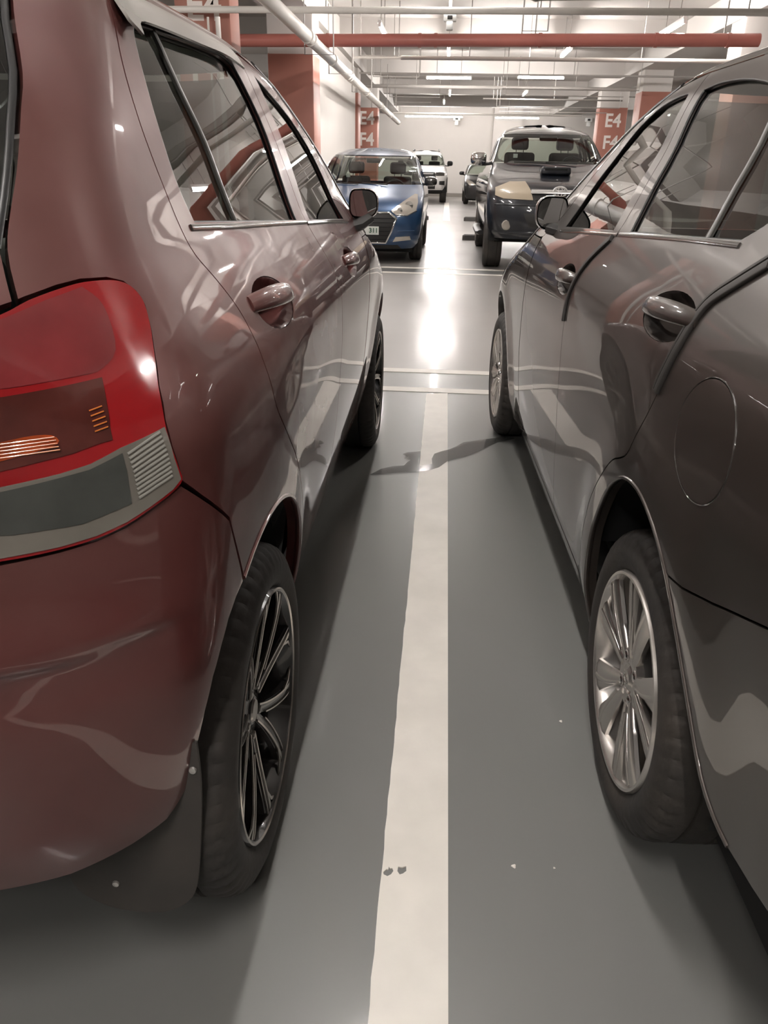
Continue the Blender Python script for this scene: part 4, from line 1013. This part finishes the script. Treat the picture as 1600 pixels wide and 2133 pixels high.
sweep('emblem_ring', [(-.055*math.cos(t), e0[1]+.035, 1.028+.022*math.sin(t)) for t in [2*PI*i/20 for i in range(20)]], Vector((0, 1, 0)), .008, .008, M_BRIGHT, em, 8, True)
fpatch('lower_grille', SH, [(-.36,.56),(.36,.56),(.44,.74),(-.44,.74)], M_BLACK, hil, .004)
for s in (1, -1):
    p = SH.F(s*.64, .59); o = lathe('fog_lamp', [(.012, 0), (.010, .05), (0, .062), (-.03, .064)], M_HEADL, hil, 20); o.rotation_euler = (0, 0, PI/2); o.location = (p[0], p[1]+.005, p[2])
    mirror_unit(hil, 1.0, 2.30, 1.38, .22, .17, s, M_CHROME, [(.80,2.30,1.33),(.86,2.30,1.315),(.95,2.33,1.31)])
    sweep('side_step', [(s*.90, .75, .40), (s*.92, 1.0, .38), (s*.92, 2.2, .38), (s*.90, 2.45, .40)], Vector((0, 0, 1)), .06, .03, M_BLACK, hil, 8, power=.7)
    for y in (.85, 1.55):
        sweep('door_handle', [(s*.885, y, 1.06), (s*.915, y+.03, 1.06), (s*.915, y+.15, 1.06), (s*.885, y+.18, 1.06)], Vector((s, 0, 0)), .014, .01, M_CHROME, hil, 8)
box('number_plate', (-.24, .24, 3.885, 3.90, .60, .70), M_PLATE, hil, .004)
fstrip('bumper_crease', SH, [(-.80+.16*i, .835) for i in range(11)], .012, .008, .003, M_PAINT_NAVY, hil)
fstrip('bumper_crease', SH, [(-.80+.16*i, .50) for i in range(11)], .02, .012, .003, M_PAINT_NAVY, hil)
# bonnet scoop
sc = box('bonnet_scoop', (-.20, .20, 2.86, 3.24, 1.19, 1.292), M_PAINT_NAVY, hil, .035, 3)
box('scoop_mouth', (-.15, .15, 3.225, 3.247, 1.245, 1.278), M_DARK, sc, .008)
cabin(hil, 2.35, 1.65, .85, .72, .62, -.36, 1.36, False)
for s in (-.33, .10): sweep('wiper', [(s, 2.78, 1.335), (s+.42, 2.70, 1.35)], Vector((0, 0, 1)), .009, .009, M_BLACK, hil, 6)
o = box('cabin_mirror', (-.13, .13, 1.98, 2.02, 1.63, 1.70), M_BLACK, hil, .025)
box('sticker', (.46, .52, 2.45, 2.46, 1.40, 1.45), M_PLATE, hil)

SW = pickup_shape(.04)
ran = far_car('white_pickup', (-.96, 36.3, 0), PI, 'white pickup with a black grille in front of the end wall', SW, M_PAINT_WHITE,
    dict(zb=1.33, zt=1.74, ztop=1.90, zlow=.45, axles=(3.2, 0), R=.38, hw=.885, rim=.23, tw=.25, cut=3.42, wins=PW))
fpatch('grille', SW, [(-.44,.50),(.44,.50),(.46,1.0),(.40,1.10),(-.40,1.10),(-.46,1.0)], M_BLACK, ran, .01, res=.1)
fstrip('grille_bar', SW, [(-.42+.084*i, .93) for i in range(11)], .03, .015, .015, M_TRIM, ran)
fpatch('headlamp', SW, [(.47,.96),(.46,1.08),(.62,1.11),(.78,1.08),(.78,.97)], M_TRIM, ran, .012, both=True, res=.1)
fpatch('fog_recess', SW, [(.60,.66),(.60,.78),(.80,.79),(.80,.64)], M_BLACK, ran, .012, both=True, res=.1)
fpatch('bumper_lower', SW, [(-.7,.33),(.7,.33),(.76,.46),(-.76,.46)], M_BLACK, ran, .008, res=.1)
for s in (1, -1):
    mirror_unit(ran, .99, 2.30, 1.42, .22, .18, s, M_BLACK, [(.80,2.30,1.34),(.86,2.30,1.33),(.95,2.33,1.33)])
    sweep('roof_rail', [(s*.52, 1.7, 1.87), (s*.50, 1.5, 1.93), (s*.50, .7, 1.93), (s*.52, .6, 1.86)], Vector((0, 0, 1)), .02, .02, M_BLACK, ran, 8)
    a = arc(3.2, .38, .50, 0, 180, 18)
    sweep('arch_trim', [(s*.905, y, z) for y, z in a], Vector((s, 0, 0)), .05, .015, M_BLACK, ran, 8)
cabin(ran, 2.35, 1.65, .85, .72, .62, -.36, 1.36, False)

dark = far_car('black_hatchback', (1.42, 34.6, 0), PI, 'small black car far behind the dark pickup, only its near side showing', SB, M_PAINT_BLACK,
    dict(zb=1.02, zt=1.41, ztop=1.528, zlow=.2, axles=(2.425, 0), R=.30, hw=.815, rim=.19, tw=.18, cut=2.86,
         wins=[[(-.1,1.06),(.05,1.36),(.70,1.39),(.78,1.06)], [(.84,1.06),(.78,1.39),(1.05,1.365),(1.32,1.27),(1.58,1.06)]]))
fpatch('headlamp', SB, [(.40,.70),(.62,.66),(.755,.80),(.74,.88),(.55,.81)], M_HEADL, dark, .006, both=True)
for s in (1, -1): mirror_unit(dark, .92, 1.62, 1.08, .19, .13, s, M_PAINT_BLACK, [(.77,1.64,1.02),(.82,1.64,1.02),(.86,1.66,1.03)])

# rubber wheel stops
def stop(x0, x1, y, label):
    V, F = [], []; prof = [(-.075, 0.002), (-.05, .085), (-.025, .105), (.025, .105), (.05, .085), (.075, 0.002)]
    xs = [x0, x0+.04, x1-.04, x1]; ks = [.8, 1, 1, .8]
    for x, k in zip(xs, ks):
        for (py, pz) in prof: V.append((x, y+py*k, .002+(pz-.002)*k))
    n = len(prof)
    for i in range(3):
        for j in range(n): F.append((i*n+j, i*n+(j+1) % n, (i+1)*n+(j+1) % n, (i+1)*n+j))
    F.append(tuple(range(n))); F.append(tuple(3*n+j for j in range(n-1, -1, -1)))
    setp(mk('wheel_stop', V, F, M_RUBBER, smooth=False), label, 'wheel stop', 'black rubber wheel stops')
stop(-1.05, -.50, 21.6, 'black rubber wheel stop on the floor right of the blue hatchback')
stop(.28, .80, 15.63, 'near black rubber wheel stop beside the dark pickup rear wheel')
stop(.42, .95, 21.5, 'farther black rubber wheel stop behind the dark pickup')
